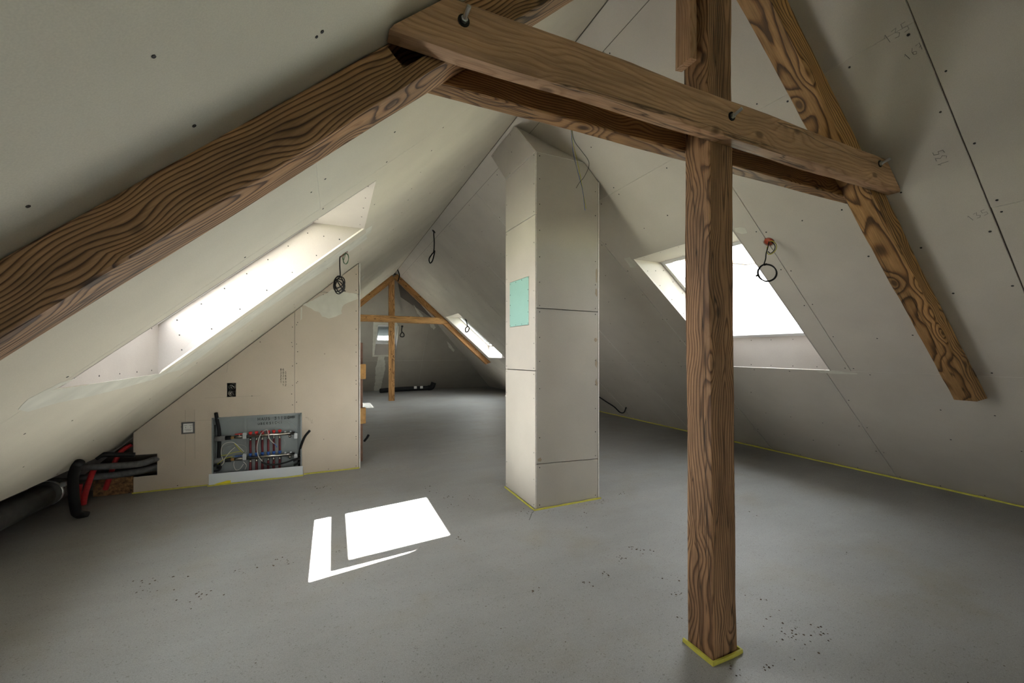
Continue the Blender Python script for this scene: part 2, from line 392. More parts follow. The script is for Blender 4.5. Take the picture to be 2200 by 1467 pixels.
ceiling = prism('ceiling', [(YB-0.1, HT-0.30), (hipcut(HT)+0.1, HT-0.30), (hipcut(HT)+0.1, HT+0.02), (YB-0.1, HT+0.02)], [], P_RIGHT, -0.052, -0.07, BACK)
tag(ceiling, 'narrow cover strip of plasterboard along the ridge', 'ceiling', kind='structure')
prism('cover_strip', [(YB, HT-0.150), (hipcut(HT)-0.02, HT-0.150), (hipcut(HT)-0.02, HT-0.006), (YB, HT-0.006)], [], P_RIGHT, 0, -0.0125, [BOARD, CORE], ceiling, 1)

SCREWPTS = {}
def board(poly, pl, parent, mat, gap=0.004, holes=(), t=0.0125, screws=0.0, key=None, su=0.33, sv=0.34, core=True):
    p2 = inset(poly, gap/2)
    o = prism('plasterboard', p2, holes, pl, 0, -t, [mat, CORE], parent, 1)
    if screws:
        inn = inset(poly, 0.032); us = [p[0] for p in inn]; vs_ = [p[1] for p in inn]
        u0, u1, v0, v1 = min(us), max(us), min(vs_), max(vs_)
        nu, nv = max(1, round((u1-u0)/su)), max(1, round((v1-v0)/sv))
        lst = SCREWPTS.setdefault(key, [])
        for i in range(nu+1):
            for j in range(nv+1):
                if random.random() > screws: continue
                u = u0+(u1-u0)*i/nu; v = v0+(v1-v0)*j/nv
                if 0 < i < nu: u += random.uniform(-0.05, 0.05)
                v += random.uniform(-0.02, 0.02) if 0 < j < nv else 0
                if not inside((u, v), inset(poly, 0.02)): continue
                if any(inside((u, v), inset(h, -0.03)) for h in holes): continue
                lst.append((pl, u, v))
    return o
def screw_mesh(key, parent, r=0.0062):
    bm = bmesh.new()
    for pl, u, v in SCREWPTS.get(key, []):
        c = pl.at(u, v, 0.0012); n = pl.n; a = n.orthogonal().normalized(); b = n.cross(a)
        rr = r*random.uniform(0.8, 1.15)
        ring = [bm.verts.new(c + (a*math.cos(k*math.pi/3.5)+b*math.sin(k*math.pi/3.5))*rr) for k in range(7)]
        low_ = [bm.verts.new(w.co - n*0.0016) for w in ring]
        mid = bm.verts.new(c - n*0.0008)
        for k in range(7):
            bm.faces.new([ring[k], ring[(k+1) % 7], mid]); bm.faces.new([low_[k], low_[(k+1) % 7], ring[(k+1) % 7], ring[k]])
    o = from_bm('screw_heads', bm, SCREW, parent); o['kind'] = 'stuff'; return o

# right slope boards: bands by height, seams where the photograph shows them
def band(pl, parent, mat, cuts, h0, h1, key, wins, gap, screws, vgap=0.0012):
    for a, b in zip(cuts, cuts[1:]):
        a, b = a+gap/2, b-gap/2
        poly = [(a, h0), (b, h0), (b, h1), (a, h1)]
        if b > hipcut(h1) - 0.001: poly = [(a, h0), (hipcut(h0), h0), (hipcut(h1), h1), (a, h1)]
        hs = []
        for w in wins:
            if w[0][0] > a and w[1][0] < b and w[0][1] < h1 and w[2][1] > h0:
                if abs(w[0][1]-h0) < 0.03:      # notch open at the lower edge
                    poly = [(a, h0), (w[0][0], h0), w[3], w[2], (w[1][0], h0), (b, h0), (b, h1), (a, h1)]
                else: hs.append(w)
        board(poly, pl, parent, mat, vgap, hs, screws=screws, key=key)
band(P_RIGHT, wall_right, BOARD, [YB, -4.0, -1.5, -0.25, 0.98, 2.44, 3.91, 5.42, 6.98, 8.5, 10.05, 11.55, 13.1, 20], 0.0, HW0, 'R', [], 0.006, 0.75)
band(P_RIGHT, wall_right, BOARD, [0.98, 2.21, 3.94, 5.45, 6.98, 8.5, 10.05, 13.1, 20], HW0, 3.49, 'R', [WIN_R, WIN_FR], 0.006, 0.75)
band(P_RIGHT, wall_right, BOARD, [YB, -2.5], HW0, HT-0.153, 'R', [], 0.007, 0.8)
band(P_RIGHT, wall_right, BOARD, [-2.5, -0.25, 0.98], HW0, 2.61, 'R', [], 0.007, 0.8, 0.005)
band(P_RIGHT, wall_right, BOARD, [-2.5, -0.25, 0.98], 2.61, HT-0.153, 'R', [], 0.007, 0.8)
band(P_RIGHT, wall_right, BOARD, [0.98, 2.48, 3.94, 5.45, 6.98, 8.5, 10.05, 11.55, 20], 3.49, HT-0.153, 'R', [], 0.004, 0.75)
screw_mesh('R', wall_right)
# left slope boards (joints filled, hardly visible)
HL0 = 0.475
band(P_LEFT, wall_left, BOARD_L, [YB, -1.6, 1.45], HL0, HT, 'L', [], 0.0006, 0.12)
band(P_LEFT, wall_left, BOARD_L, [1.45, 2.53], HL0, 2.59, 'L', [], 0.0009, 0.5)
band(P_LEFT, wall_left, BOARD_L, [1.45, 2.53], 2.59, HT, 'L', [], 0.0009, 0.5)
band(P_LEFT, wall_left, BOARD_L, [2.53, 4.35], HL0, HT, 'L', [WIN_L], 0.0006, 0.55)
band(P_LEFT, wall_left, BOARD_L, [4.35, 6.9, 9.6, 13.0, 20], HL0, HT, 'L', [WIN_FL], 0.0006, 0.4)
for q in ((330, 121), (680, 79), (692, 68), (417, 270), (60, 443)):
    w = on_left(*q); SCREWPTS['L'].append((P_LEFT, w.y, w.x-XL))
screw_mesh('L', wall_left, 0.0056)
# hipped end boards
def hipband(cuts, h0, h1, wins):
    for a, b in zip(cuts, cuts[1:]):
        l0, l1 = max(a, hl(h0)[0]), max(a, hl(h1)[0]); r0, r1 = min(b, hl(h0)[1]), min(b, hl(h1)[1])
        if r0-l0 < 0.05: continue
        if r1 - l1 < 0.03: poly = [(l0, h0), (r0, h0), (l1 if a > -9 and l1 > l0 else r1, h0 + (h1-h0)*0.6)]
        else: poly = [(l0, h0), (r0, h0), (r1, h1), (l1, h1)]
        hs = [w for w in wins if w[0][0] > a and w[1][0] < b and w[0][1] > h0-0.01 and w[2][1] < h1+0.01]
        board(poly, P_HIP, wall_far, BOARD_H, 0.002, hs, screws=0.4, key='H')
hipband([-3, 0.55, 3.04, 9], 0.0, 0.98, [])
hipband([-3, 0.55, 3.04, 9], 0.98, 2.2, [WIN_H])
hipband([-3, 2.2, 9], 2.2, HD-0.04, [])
screw_mesh('H', wall_far)

# ------------------------------------------------------------------ roof windows
def quad_ring(name, q, w, n, t0, t1, mat, parent, wv=None):
    """ring along the four sides of quad q (3D, order low-u0, low-u1, top-u1, top-u0), width w, from t0 to t1 along n"""
    wv = w if wv is None else wv
    def ins(q, a, b):
        A, B, C_, D = q
        e1 = (B-A).normalized(); e2 = (D-A).normalized()
        return [A+e1*a+e2*b, B-e1*a+e2*b, C_-e1*a-e2*b, D+e1*a-e2*b]
    qi = ins(q, w, wv); bm = bmesh.new()
    vo0 = [bm.verts.new(p+n*t0) for p in q]; vo1 = [bm.verts.new(p+n*t1) for p in q]
    vi0 = [bm.verts.new(p+n*t0) for p in qi]; vi1 = [bm.verts.new(p+n*t1) for p in qi]
    for i in range(4):
        j = (i+1) % 4
        bm.faces.new([vo0[i], vo0[j], vi0[j], vi0[i]]); bm.faces.new([vo1[i], vo1[j], vi1[j], vi1[i]])
        bm.faces.new([vo0[i], vo0[j], vo1[j], vo1[i]]); bm.faces.new([vi0[i], vi0[j], vi1[j], vi1[i]])
    return from_bm(name, bm, mat, parent), qi
def slab(name, q, n, t0, t1, mat, parent):
    bm = bmesh.new(); a = [bm.verts.new(p+n*t0) for p in q]; b = [bm.verts.new(p+n*t1) for p in q]
    bm.faces.new(a); bm.faces.new(b)
    for i in range(4): bm.faces.new([a[i], a[(i+1) % 4], b[(i+1) % 4], b[i]])
    return from_bm(name, bm, mat, parent)
def roof_window(name, label, pl, quad, slope, open_deg, shutter=0.0, off=ROFF, sun_block=0.0, widen=(0.0, 0.0), screws=False):
    A, B, C_, D = [pl.at(*p) for p in quad]
    up = V((0, 0, off)); out = -pl.n
    hor = (A - D); hor.z = 0
    hor = (pl.at(quad[0][0], 0)-pl.at(quad[0][0], 1)); hor.z = 0; hor = hor.normalized()*(off/slope)
    Ao, Bo = A+up, B+up; Co, Do = C_+hor, D+hor
    root = empty(name, (A+B)*0.5, label, 'window', kind='structure')
    ctr = (A+B+C_+D)/4
    def lining(pts, inward):
        n = (pts[1]-pts[0]).cross(pts[3]-pts[0]).normalized()
        if n.dot(inward - (pts[0]+pts[1]+pts[2]+pts[3])/4) < 0: n = -n
        if screws:
            e1, e2 = pts[1]-pts[0], pts[3]-pts[0]
            pl2 = Plane(lambda a, b: pts[0]*(1-a)*(1-b)+pts[1]*a*(1-b)+pts[2]*a*b+pts[3]*(1-a)*b, n)
            nu = max(3, round(e1.length/0.24)); nv = max(2, round(e2.length/0.28))
            for i in range(nu):
                for j in range(nv):
                    if nv > 3 and 0 < j < nv-1 and 0 < i < nu-1: continue
                    SCREWPTS.setdefault(name, []).append((pl2, (i+0.5)/nu, 0.10+0.8*j/(nv-1)))
        return slab('reveal_board', pts, n, 0.0, -0.0125, LINING, root)
    mid = (Ao+Bo+Co+Do)/4*0.5 + ctr*0.5
    lining([A, B, Bo, Ao], mid); lining([D, C_, Co, Do], mid); lining([A, Ao, Do, D], mid); lining([B, Bo, Co, C_], mid)
    if screws: screw_mesh(name, root, 0.0050)
    q = [Ao, Bo, Co, Do]; n = out
    big = [p + (p-(Ao+Bo+Co+Do)/4).normalized()*0.10 for p in q]
    quad_ring('frame', big, 0.115, n, 0.0, 0.045, WHITE, root)
    fr, qi = quad_ring('outer_frame', big, 0.10, n, 0.045, 0.115, ALU, root)
    # sash hinged on its upper edge
    hinge = (Do+Co)/2 + n*0.075; axis = (Co-Do).normalized()
    sq = [p + n*0.075 for p in (Ao, Bo, Co, Do)]
    ew = (sq[1]-sq[0]).normalized(); sq = [sq[0]-ew*widen[0], sq[1]+ew*widen[1], sq[2]+ew*widen[1], sq[3]-ew*widen[0]]
    low_dir = (Ao-Do).normalized()
    best = None
    for sgn in (1, -1):
        M = Matrix.Rotation(sgn*math.radians(open_deg), 4, axis)
        tip = M @ low_dir
        if best is None or tip.dot(n) > best[0]: best = (tip.dot(n), M)
    M = Matrix.Translation(hinge) @ best[1] @ Matrix.Translation(-hinge)
    sq = [M @ p for p in sq]; sn = (best[1] @ n).normalized()
    sash, gi = quad_ring('sash', sq, 0.105, sn, -0.01, 0.03, WPINE if open_deg else WHITE, root, 0.12)
    quad_ring('sash_cladding', [p+(p-(sq[0]+sq[1]+sq[2]+sq[3])/4).normalized()*0.015 for p in sq], 0.085, sn, 0.03, 0.065, ALU, sash, 0.10)
    quad_ring('gasket', [p for p in gi], 0.008, sn, -0.012, 0.0, BLACK, sash)
    slab('pane', gi, sn, 0.012, 0.024, GLASS, sash)
    if sun_block:       # added strip beside the sash's near edge, blocks a sliver of sun
        e1 = (sq[0]-sq[1]).normalized()
        slab('sun_block_strip', [sq[0]+e1*sun_block, sq[0]-e1*0.02, sq[3]-e1*0.02, sq[3]+e1*sun_block], sn, 0.066, 0.069, ALU, sash)
    if shutter:  # seen only on the hipped end; other shutters added to trim sunlight
        t, b = (sq[3]+sq[2])/2, (sq[0]+sq[1])/2
        Ls = (b-t).length; dv = (b-t)/Ls; ex = (sq[2]-sq[3])
        slab('shutter_box', [sq[3], sq[2], sq[2]+dv*0.24, sq[3]+dv*0.24], sn, 0.07, 0.24, ALU, root)
        k = 0; s = 0.24
        while s < shutter:
            slab('shutter_slat', [sq[3]+dv*s, sq[2]+dv*s, sq[2]+dv*(s+0.036), sq[3]+dv*(s+0.036)], sn, 0.075, 0.087, ALU, root); s += 0.040
    # daylight portal fills the opening so the sky is sampled through it
    pd = bpy.data.lights.new(name+'_portal', 'AREA'); pd.shape = 'RECTANGLE'; pd.cycles.is_portal = True
    pd.size = (Bo-Ao).length; pd.size_y = (Do-Ao).length
    po = bpy.data.objects.new(name+'_portal', pd); COL.objects.link(po)
    ex, ey = (Bo-Ao).normalized(), None
    zz = n; ey = zz.cross(ex).normalized(); ex = ey.cross(zz).normalized()
    mt = Matrix((ex, ey, zz)).transposed().to_4x4(); mt.translation = (Ao+Bo+Co+Do)/4 + n*0.02
    po.matrix_world = mt
    return root
PITCH = math.degrees(math.atan(S))
roof_window('window_1', 'roof window with deep lining in the left slope, sun shining on its reveal', P_LEFT, WIN_L, S, PITCH, shutter=0.50, widen=(0.008, 0.08), screws=True)
roof_window('window_2', 'wide open roof window in the right slope behind the timber post', P_RIGHT, WIN_R, S, PITCH, shutter=0.50, sun_block=0.16, screws=True)
roof_window('window_3', 'distant roof window in the right slope beyond the chimney casing', P_RIGHT, WIN_FR, S, 0)
roof_window('window_4', 'small roof window with roller slats in the hipped end', P_HIP, WIN_H, SH, 0, shutter=0.58, off=0.42)
roof_window('window_5', 'roof window in the left slope hidden beyond the partition', P_LEFT, WIN_FL, S, 0, shutter=0.75)

TILES = plain('red_clay_tiles', (0.15, 0.075, 0.05), 0.8, var=0.25, scale=3)
def outer_roof(pl, wins, slope, poly, parent, off=ROFF):
    hs = []
    for w in wins:      # the frame sits further out, shifted along the slope
        k = off/slope
        hs.append(inset([(w[0][0], w[0][1]), (w[1][0], w[1][1]), (w[2][0], w[2][1]-k), (w[3][0], w[3][1]-k)], -0.06))
    up = Plane(lambda a, b: pl.f(a, b)+V((0, 0, off)), pl.n)
    prism('tiled_roof', poly, hs, up, -0.005, -0.05, TILES, parent)
outer_roof(P_RIGHT, [WIN_R, WIN_FR], S, [(YB, -1.2), (hipcut(-1.2), -1.2), (hipcut(HT+0.1), HT+0.1), (YB, HT+0.1)], wall_right)
outer_roof(P_LEFT, [WIN_L, WIN_FL], S, [(YB, -1.2), (hipcut(-1.2), -1.2), (hipcut(HT+0.1), HT+0.1), (YB, HT+0.1)], wall_left)
outer_roof(P_HIP, [WIN_H], SH, [(XL-1.2, -0.9), (XR+1.2, -0.9), (XR-HT+0.05, HD), (XL+HT-0.05, HD)], wall_far, 0.42)

# two unseen gable windows, added to light the near timbers from behind
for k, (x0, x1) in enumerate(((0.5, 1.55), (1.9, 2.95))):
    gw = empty('window_%d' % (6+k), ((x0+x1)/2, YB, 0.95), ('left' if k == 0 else 'right') + ' casement window added unseen behind the viewpoint for fill light', 'window', kind='structure')
    prism('frame', shape_rect(x0, x1, 0.95, 2.35), [shape_rect(x0+0.06, (x0+x1)/2-0.03, 1.01, 2.29), shape_rect((x0+x1)/2+0.03, x1-0.06, 1.01, 2.29)], PY(YB-0.03, 1), 0, -0.06, WHITE, gw)
    for a, b in ((x0+0.06, (x0+x1)/2-0.03), ((x0+x1)/2+0.03, x1-0.06)): prism('pane', shape_rect(a, b, 1.01, 2.29), [], PY(YB-0.055, 1), 0, -0.006, GLASS, gw)
    pd = bpy.data.lights.new('gable_portal', 'AREA'); pd.shape = 'RECTANGLE'; pd.cycles.is_portal = True; pd.size = 1.05; pd.size_y = 1.4
    po = bpy.data.objects.new('gable_portal', pd); COL.objects.link(po); po.location = ((x0+x1)/2, YB-0.12, 1.65); po.rotation_euler = (-math.pi/2, 0, 0)

# ------------------------------------------------------------------ partition wall with the manifold cabinet
TP = 0.13
zs = lambda x: S*(x-XL)
cab_x0, cab_x1, cab_z1 = -1.255, -0.357, 0.752
wall_partition = prism('wall_partition', [(-2.62, 0.0), (0.29, 0.0), (0.29, zs(0.29)-0.02), (-2.62, 0.0+0.02)], [], PY(YP+0.30), 0, -0.03, BACK)
tag(wall_partition, 'beige plasterboard partition under the left slope', 'wall', kind='structure')
pp = PY(YP)
e = -0.008
board([(-1.936, 0), (cab_x0, 0), (cab_x0, cab_z1), (-0.432, cab_z1), (-0.432, zs(-0.432)+e), (-1.936, zs(-1.936)+e), (-1.936, 0.402), (-1.739, 0.398), (-1.739, 0.171), (-1.936, 0.171)],
      pp, wall_partition, BOARD_P, 0.004, [[(-1.115, 0.98), (-1.027, 0.98), (-1.027, 1.14), (-1.115, 1.14)]], screws=0.22, key='P')
board([(cab_x1, 0), (0.293, 0), (0.293, 2.238), (zs(0)*0+2.238/S+XL-e, 2.238), (-0.432, zs(-0.432)+e), (-0.432, cab_z1), (cab_x1, cab_z1)], pp, wall_partition, BOARD_P, 0.004, screws=0.45, key='P')
board([(2.242/S+XL-e, 2.242), (0.293, 2.242), (0.293, zs(0.293)+e)], pp, wall_partition, BOARD_P, 0.004)
for z in [0.15+0.235*k for k in range(11)]:
    SCREWPTS['P'].append((pp, 0.262, z+0.02*math.sin(z*9)))
    if z > 0.8 and z < 1.9:
        SCREWPTS['P'].append((pp, -0.455, z)); SCREWPTS['P'].append((pp, -0.412, z+0.03))
screw_mesh('P', wall_partition, 0.0052)
# end of the partition: corner board and rear face
prism('end_board', [(YP-0.004, 0.0), (YP+0.30, 0.0), (YP+0.30, zs(0.31)-0.02), (YP-0.004, zs(0.31)-0.02)], [], PX(0.312, 1), 0, -0.013, [CORE], wall_partition)

# chimney casing ----------------------------------------------------------------
cx0, cx1, cy0, cy1 = 1.745, 2.478, 3.355, 4.070
zk, ly = 3.395, 0.395                      # the casing leans back above zk
chim = empty('chimney_casing', ((cx0+cx1)/2, (cy0+cy1)/2, 0), 'tall boxed chimney casing of screwed plasterboard sheets with a green inspection panel', 'chimney')
zr = lambda x: S*(XR-x)
xr_at = lambda z: XR - z/S
def cboard(poly, pl, mat=BOARD, gap=0.004, holes=(), sc=0.8): return board(poly, pl, chim, mat, gap, holes, screws=sc, key='C', su=0.55, sv=0.24)
pf, plf = PY(cy0, -1), PX(cx0, -1)
FRONT = board_mat('plasterboard_casing', (0.50, 0.465, 0.415))
cboard([(cx0+0.013, 0.006), (cx1-0.014, 0.006), (cx1-0.014, 0.402), (cx0+0.013, 0.428)], pf, FRONT)
cboard([(cx0+0.013, 0.432), (cx1-0.014, 0.406), (cx1-0.014, 1.902), (cx0+0.013, 1.910)], pf, FRONT)
cboard([(cx0+0.013, 1.914), (cx1-0.014, 1.906), (cx1-0.014, zr(cx1)-0.006), (xr_at(zk)-0.006, zk), (cx0+0.013, zk)], pf, FRONT)
lean = Plane(lambda u, v: V((u, cy0+ly*(v-zk)/0.405, v)), V((0, -0.405, ly)))
ztop = zr(cx0+0.013)-0.010
cboard([(cx0+0.013, zk+0.004), (xr_at(zk+0.004)-0.008, zk+0.004), (cx0+0.02, ztop), (cx0+0.013, ztop)], lean, FRONT)
pan = [(3.494, 1.764), (3.950, 1.766), (3.950, 2.243), (3.494, 2.236)]
cboard([(cy0, 0.006), (cy1, 0.006), (cy1, 1.303), (cy0, 1.314)], plf, FRONT)
cboard([(cy0, 1.318), (cy1, 1.307), (cy1, 2.820), (cy0, 2.800)], plf, FRONT, holes=[inset(pan, -0.004)])
cboard([(cy0, 2.804), (cy1, 2.824), (cy1, 3.408), (cy0, zk)], plf, FRONT)
cboard([(cy0, zk+0.004), (cy1, 3.412), (cy1+0.395*(ztop-3.412)/0.405, ztop), (cy0+ly*(ztop-zk)/0.405, ztop)], plf, FRONT)
pg = PX(cx0-0.003, -1)
gp = prism('inspection_panel', pan, [], pg, 0, -0.013, [GREEN, CORE], chim, 1); gp['label'] = 'pale green moisture-resistant board panel'
for k in range(4):
    for (u, v) in ((3.505+0.145*k, 1.778), (3.505+0.145*k, 2.225)): SCREWPTS['C'].append((pg, u, v))
for k in range(1, 4):
    for u in (3.505, 3.938): SCREWPTS['C'].append((pg, u, 1.778+0.11*k))
board([(cy0-0.003, 0.006), (cy1, 0.006), (cy1, zr(cx1)-0.008), (cy0-0.003, zr(cx1)-0.008)], PX(cx1, 1), chim, FRONT)
board([(cx0+0.013, 0.006), (cx1-0.013, 0.006), (cx1-0.013, 3.2), (cx0+0.013, 3.38)], PY(cy1, 1), chim, FRONT)
screw_mesh('C', chim, 0.0052)
# torn paper and damp marks along its right edge
TORN = plain('torn_brown_paper', (0.36, 0.29, 0.21), 0.9)
for (z0, w, h) in ((2.10, 0.03, 0.10), (2.28, 0.025, 0.16), (1.62, 0.05, 0.05), (1.38, 0.03, 0.12), (1.18, 0.03, 0.10), (0.47, 0.05, 0.045)):
    pts = []
    xc = cx1-0.022-w*0.4 if z0 > 1 else cx0+0.045
    for k in range(11):
        a = 2*math.pi*k/11; q = random.uniform(0.55, 1.1); pts.append((xc+w*0.5*math.cos(a)*q, z0+h*0.5*math.sin(a)*q))
    prism('torn_paper', pts, [], PY(cy0-0.0004), 0, -0.0004, TORN, chim)

# ------------------------------------------------------------------ timbers
def beam(name, p0, p1, side, w, h, mat, parent, cut0=0.0, cut1=0.0, seg=28, jit=0.003, cham=0.006, seed=0, wane=0.0):
    """timber from p0 to p1 (axis through the middle); side = direction of width w; h across; cuts shear the ends along h"""
    p0, p1 = V(p0), V(p1); ax = (p1-p0); Ln = ax.length; ax.normalize()
    sd = V(side); sd = (sd-ax*sd.dot(ax)).normalized(); up = ax.cross(sd).normalized()
    M = Matrix((ax, sd, up)).transposed().to_4x4(); M.translation = (p0+p1)/2
    a, b, c = w/2, h/2, cham
    sec = [(-a+c, -b), (a-c, -b), (a, -b+c), (a, b-c), (a-c, b), (-a+c, b), (-a, b-c), (-a, -b+c)]
    bm = bmesh.new(); rings = []
    for i in range(seg+1):
        t = i/seg; ring = []
        for k, (y, z) in enumerate(sec):
            x = (-Ln/2 + cut0*z)*(1-t) + (Ln/2 + cut1*z)*t
            q = V((x*1.7+seed*7.3, k*0.9+seed, 0.0))
            j = noise.noise(q)*jit*1.8 + noise.noise(q*4.1)*jit*0.8
            j2 = noise.noise(q+V((40, 0, 0)))*jit*1.8
            cw = 1 - wane*max(0, noise.noise(V((x*1.1+seed*3, 9.0+(k//2), 0))))
            ring.append(bm.verts.new((x, y*cw + j*(1 if y > 0 else -1), z + j2*(1 if z > 0 else -1))))
        rings.append(ring)
    for r0, r1 in zip(rings, rings[1:]):
        for k in range(8): bm.faces.new([r0[k], r0[(k+1) % 8], r1[(k+1) % 8], r1[k]])
    bm.faces.new(rings[0]); bm.faces.new(rings[-1])
    return from_bm(name, bm, mat, parent, mat_world=M)

RY0, RY1 = 1.375, 1.512; RYM = (RY0+RY1)/2; RD = 0.130
def rafter(pl, ya, ha, hb, depth, mat, parent, width, seed, cut0=0.0, cut1=0.0, **k):
    return beam('rafter', pl.at(ya, ha, depth/2+0.002), pl.at(ya, hb, depth/2+0.002), (0, 1, 0), width, depth, mat, parent, cut0, cut1, seed=seed, **k)
truss = empty('roof_truss', (1.75, RYM, 0), 'near roof truss of old brown timbers with bolted tie beams and central post', 'roof truss')
rl = rafter(P_LEFT, RYM, 4.34, 0.55, 0.140, OAK_L, truss, RY1-RY0, 1, seg=60)
rr_ = rafter(P_RIGHT, RYM, 4.34, 1.295, RD, OAK_R, truss, RY1-RY0, 2, cut1=0.95, seg=60, jit=0.005)
post = beam('post', (1.752, 1.430, 0.0), (1.722, 1.440, 3.80), (1, 0, 0), 0.165, 0.150, OAK_P, truss, seed=3, seg=60, jit=0.004)
# tie beams clamp the rafters and the post from both sides
def tie(y0, y1, z0, z1, mat, seed, e0=0.012, jit=0.003, wane=0.0, cham=0.006):
    zm = (z0+z1)/2; x0 = XL+zm/S+e0; x1 = XR-zm/S-e0
    up_sign = 1
    o = beam('tie_beam', (x0, (y0+y1)/2, zm), (x1, (y0+y1)/2, zm), (0, 1, 0), y1-y0, z1-z0, mat, truss, cut0=1/S, cut1=-1/S, seed=seed, jit=jit, wane=wane, cham=cham, seg=50)
    return o
tie_f = tie(1.292, 1.374, 2.513, 2.690, TIE, 5, jit=0.004, cham=0.012)
tie_b = tie(1.505, 1.585, 2.527, 2.690, TIE2, 6)
tie_f['label'] = 'pale planed front tie beam'
# short plank on the left of the post head
beam('packing_plank', (1.622, 1.475, 2.945), (1.618, 1.475, 3.70), (1, 0, 0), 0.045, 0.10, TIE, truss, seed=9)
# old mortise pocket cut into the left rafter
def cut_pocket(o, poly, pl, t0, t1, mat):
    bm = bmesh.new(); add_prism(bm, poly, [], pl, t0, t1); c = from_bm('cutter', bm, mat)
    md = o.modifiers.new('pocket', 'BOOLEAN'); md.operation = 'DIFFERENCE'; md.object = c; md.solver = 'EXACT'
    dg = bpy.context.evaluated_depsgraph_get(); dg.update()
    me = bpy.data.meshes.new_from_object(o.evaluated_get(dg)); o.modifiers.clear(); o.data = me
    bpy.data.objects.remove(c, do_unlink=True)
bpy.context.view_layer.update()
cut_pocket(rl, shape_rect(1.28, 1.455, 2.815, 2.985), P_LEFT, 0.012, 0.088, OAK_L)
def bolt(x, y, z, ln=0.045, tilt=0.0):
    bm = bmesh.new()
    add_tube(bm, [(x, y+0.001, z), (x, y-0.003, z)], 0.021, 14)
    b = from_bm('bolt', bm, BLACK, truss)
    bm = bmesh.new(); add_tube(bm, [(x, y-0.003, z), (x, y-0.013, z)], 0.0125, 6); from_bm('nut', bm, STEEL, b)
    bm = bmesh.new(); add_tube(bm, [(x, y-0.012, z), (x+tilt*0.3, y-ln, z+tilt)], 0.0075, 10); from_bm('threaded_rod', bm, STEEL, b)
for (px, py) in ((996, 45), (1572, 250), (1890, 352)):
    q = on_y(px, py, 1.292); bolt(q.x, 1.292, q.z, 0.05, 0.012)

ft = empty('roof_truss', (1.62, 12.62, 0), 'distant small roof truss of golden timber in the far room', 'roof truss')
FY = 12.60
rafter(P_LEFT, FY, 4.27, 2.2, 0.16, FAR, ft, 0.15, 21)
rafter(P_RIGHT, FY, 4.33, 1.30, 0.16, FAR, ft, 0.15, 22, cut1=0.5)
beam('post', (1.61, FY, 0), (1.61, FY, 3.68), (1, 0, 0), 0.165, 0.15, FAR, ft, seed=23)
beam('tie_beam', (XL+2.5/S+0.02, FY-0.115, 2.495), (XR-2.5/S-0.02, FY-0.115, 2.475), (0, 1, 0), 0.08, 0.19, FAR, ft, cut0=1/S, cut1=-1/S, seed=24)
beam('tie_beam', (XL+2.5/S+0.02, FY+0.115, 2.495), (XR-2.5/S-0.02, FY+0.115, 2.475), (0, 1, 0), 0.08, 0.19, FAR, ft, cut0=1/S, cut1=-1/S, seed=25)

# ------------------------------------------------------------------ yellow edge strips
def strip(path, label, w=0.010, h=0.016, z=0.0, wob=0.002):
    bm = bmesh.new(); pts = []
    for a, b in zip(path, path[1:]):
        a, b = V((*a, z)), V((*b, z)); n = max(2, int((b-a).length/0.06))
        for k in range(n): pts.append(a.lerp(b, k/n))
    pts.append(V((*path[-1], z)))
    rows = []
    for i, p in enumerate(pts):
        d = (pts[min(i+1, len(pts)-1)]-pts[max(i-1, 0)]).normalized(); s = V((-d.y, d.x, 0))
        hh = h*(1+0.35*noise.noise(V((i*0.31, p.x*3, p.y*3)))); ww = w*(1+0.25*noise.noise(V((i*0.5, 7, p.y))))
        o = s*wob*noise.noise(V((i*0.23, 3.3, p.x)))
        rows.append([bm.verts.new(p+o-s*ww), bm.verts.new(p+o-s*ww*0.7+V((0, 0, hh))), bm.verts.new(p+o+s*ww*0.7+V((0, 0, hh))), bm.verts.new(p+o+s*ww)])
    for r0, r1 in zip(rows, rows[1:]):
        for k in range(4): bm.faces.new([r0[k], r0[(k+1) % 4], r1[(k+1) % 4], r1[k]])
    bm.faces.new(rows[0]); bm.faces.new(rows[-1])
    return tag(from_bm('edge_strip', bm, YELLOW), label, 'edge strip')
strip([(XR-0.045, -0.5), (XR-0.045, 13.0)], 'long yellow foam edge strip along the foot of the right slope', 0.011, 0.016)
strip([(-1.94, YP-0.014), (-1.29, YP-0.014)], 'short yellow edge strip at the partition foot left of the white cover', 0.007, 0.012)
strip([(-1.28, YP-0.062), (-0.335, YP-0.062)], 'yellow edge strip in front of the white cover sheet', 0.008, 0.012)
strip([(-0.33, YP-0.014), (0.30, YP-0.014)], 'yellow edge strip at the partition foot right of the white cover', 0.007, 0.014)
strip([(cx0-0.018, cy1-0.02), (cx0-0.018, cy0-0.018), (cx1+0.01, cy0-0.018)], 'yellow edge strip around the foot of the chimney casing', 0.007, 0.012)
strip([(1.655, 1.520), (1.655, 1.345), (1.852, 1.345), (1.852, 1.500)], 'yellow foam collar around the foot of the near post', 0.008, 0.017, wob=0.008)

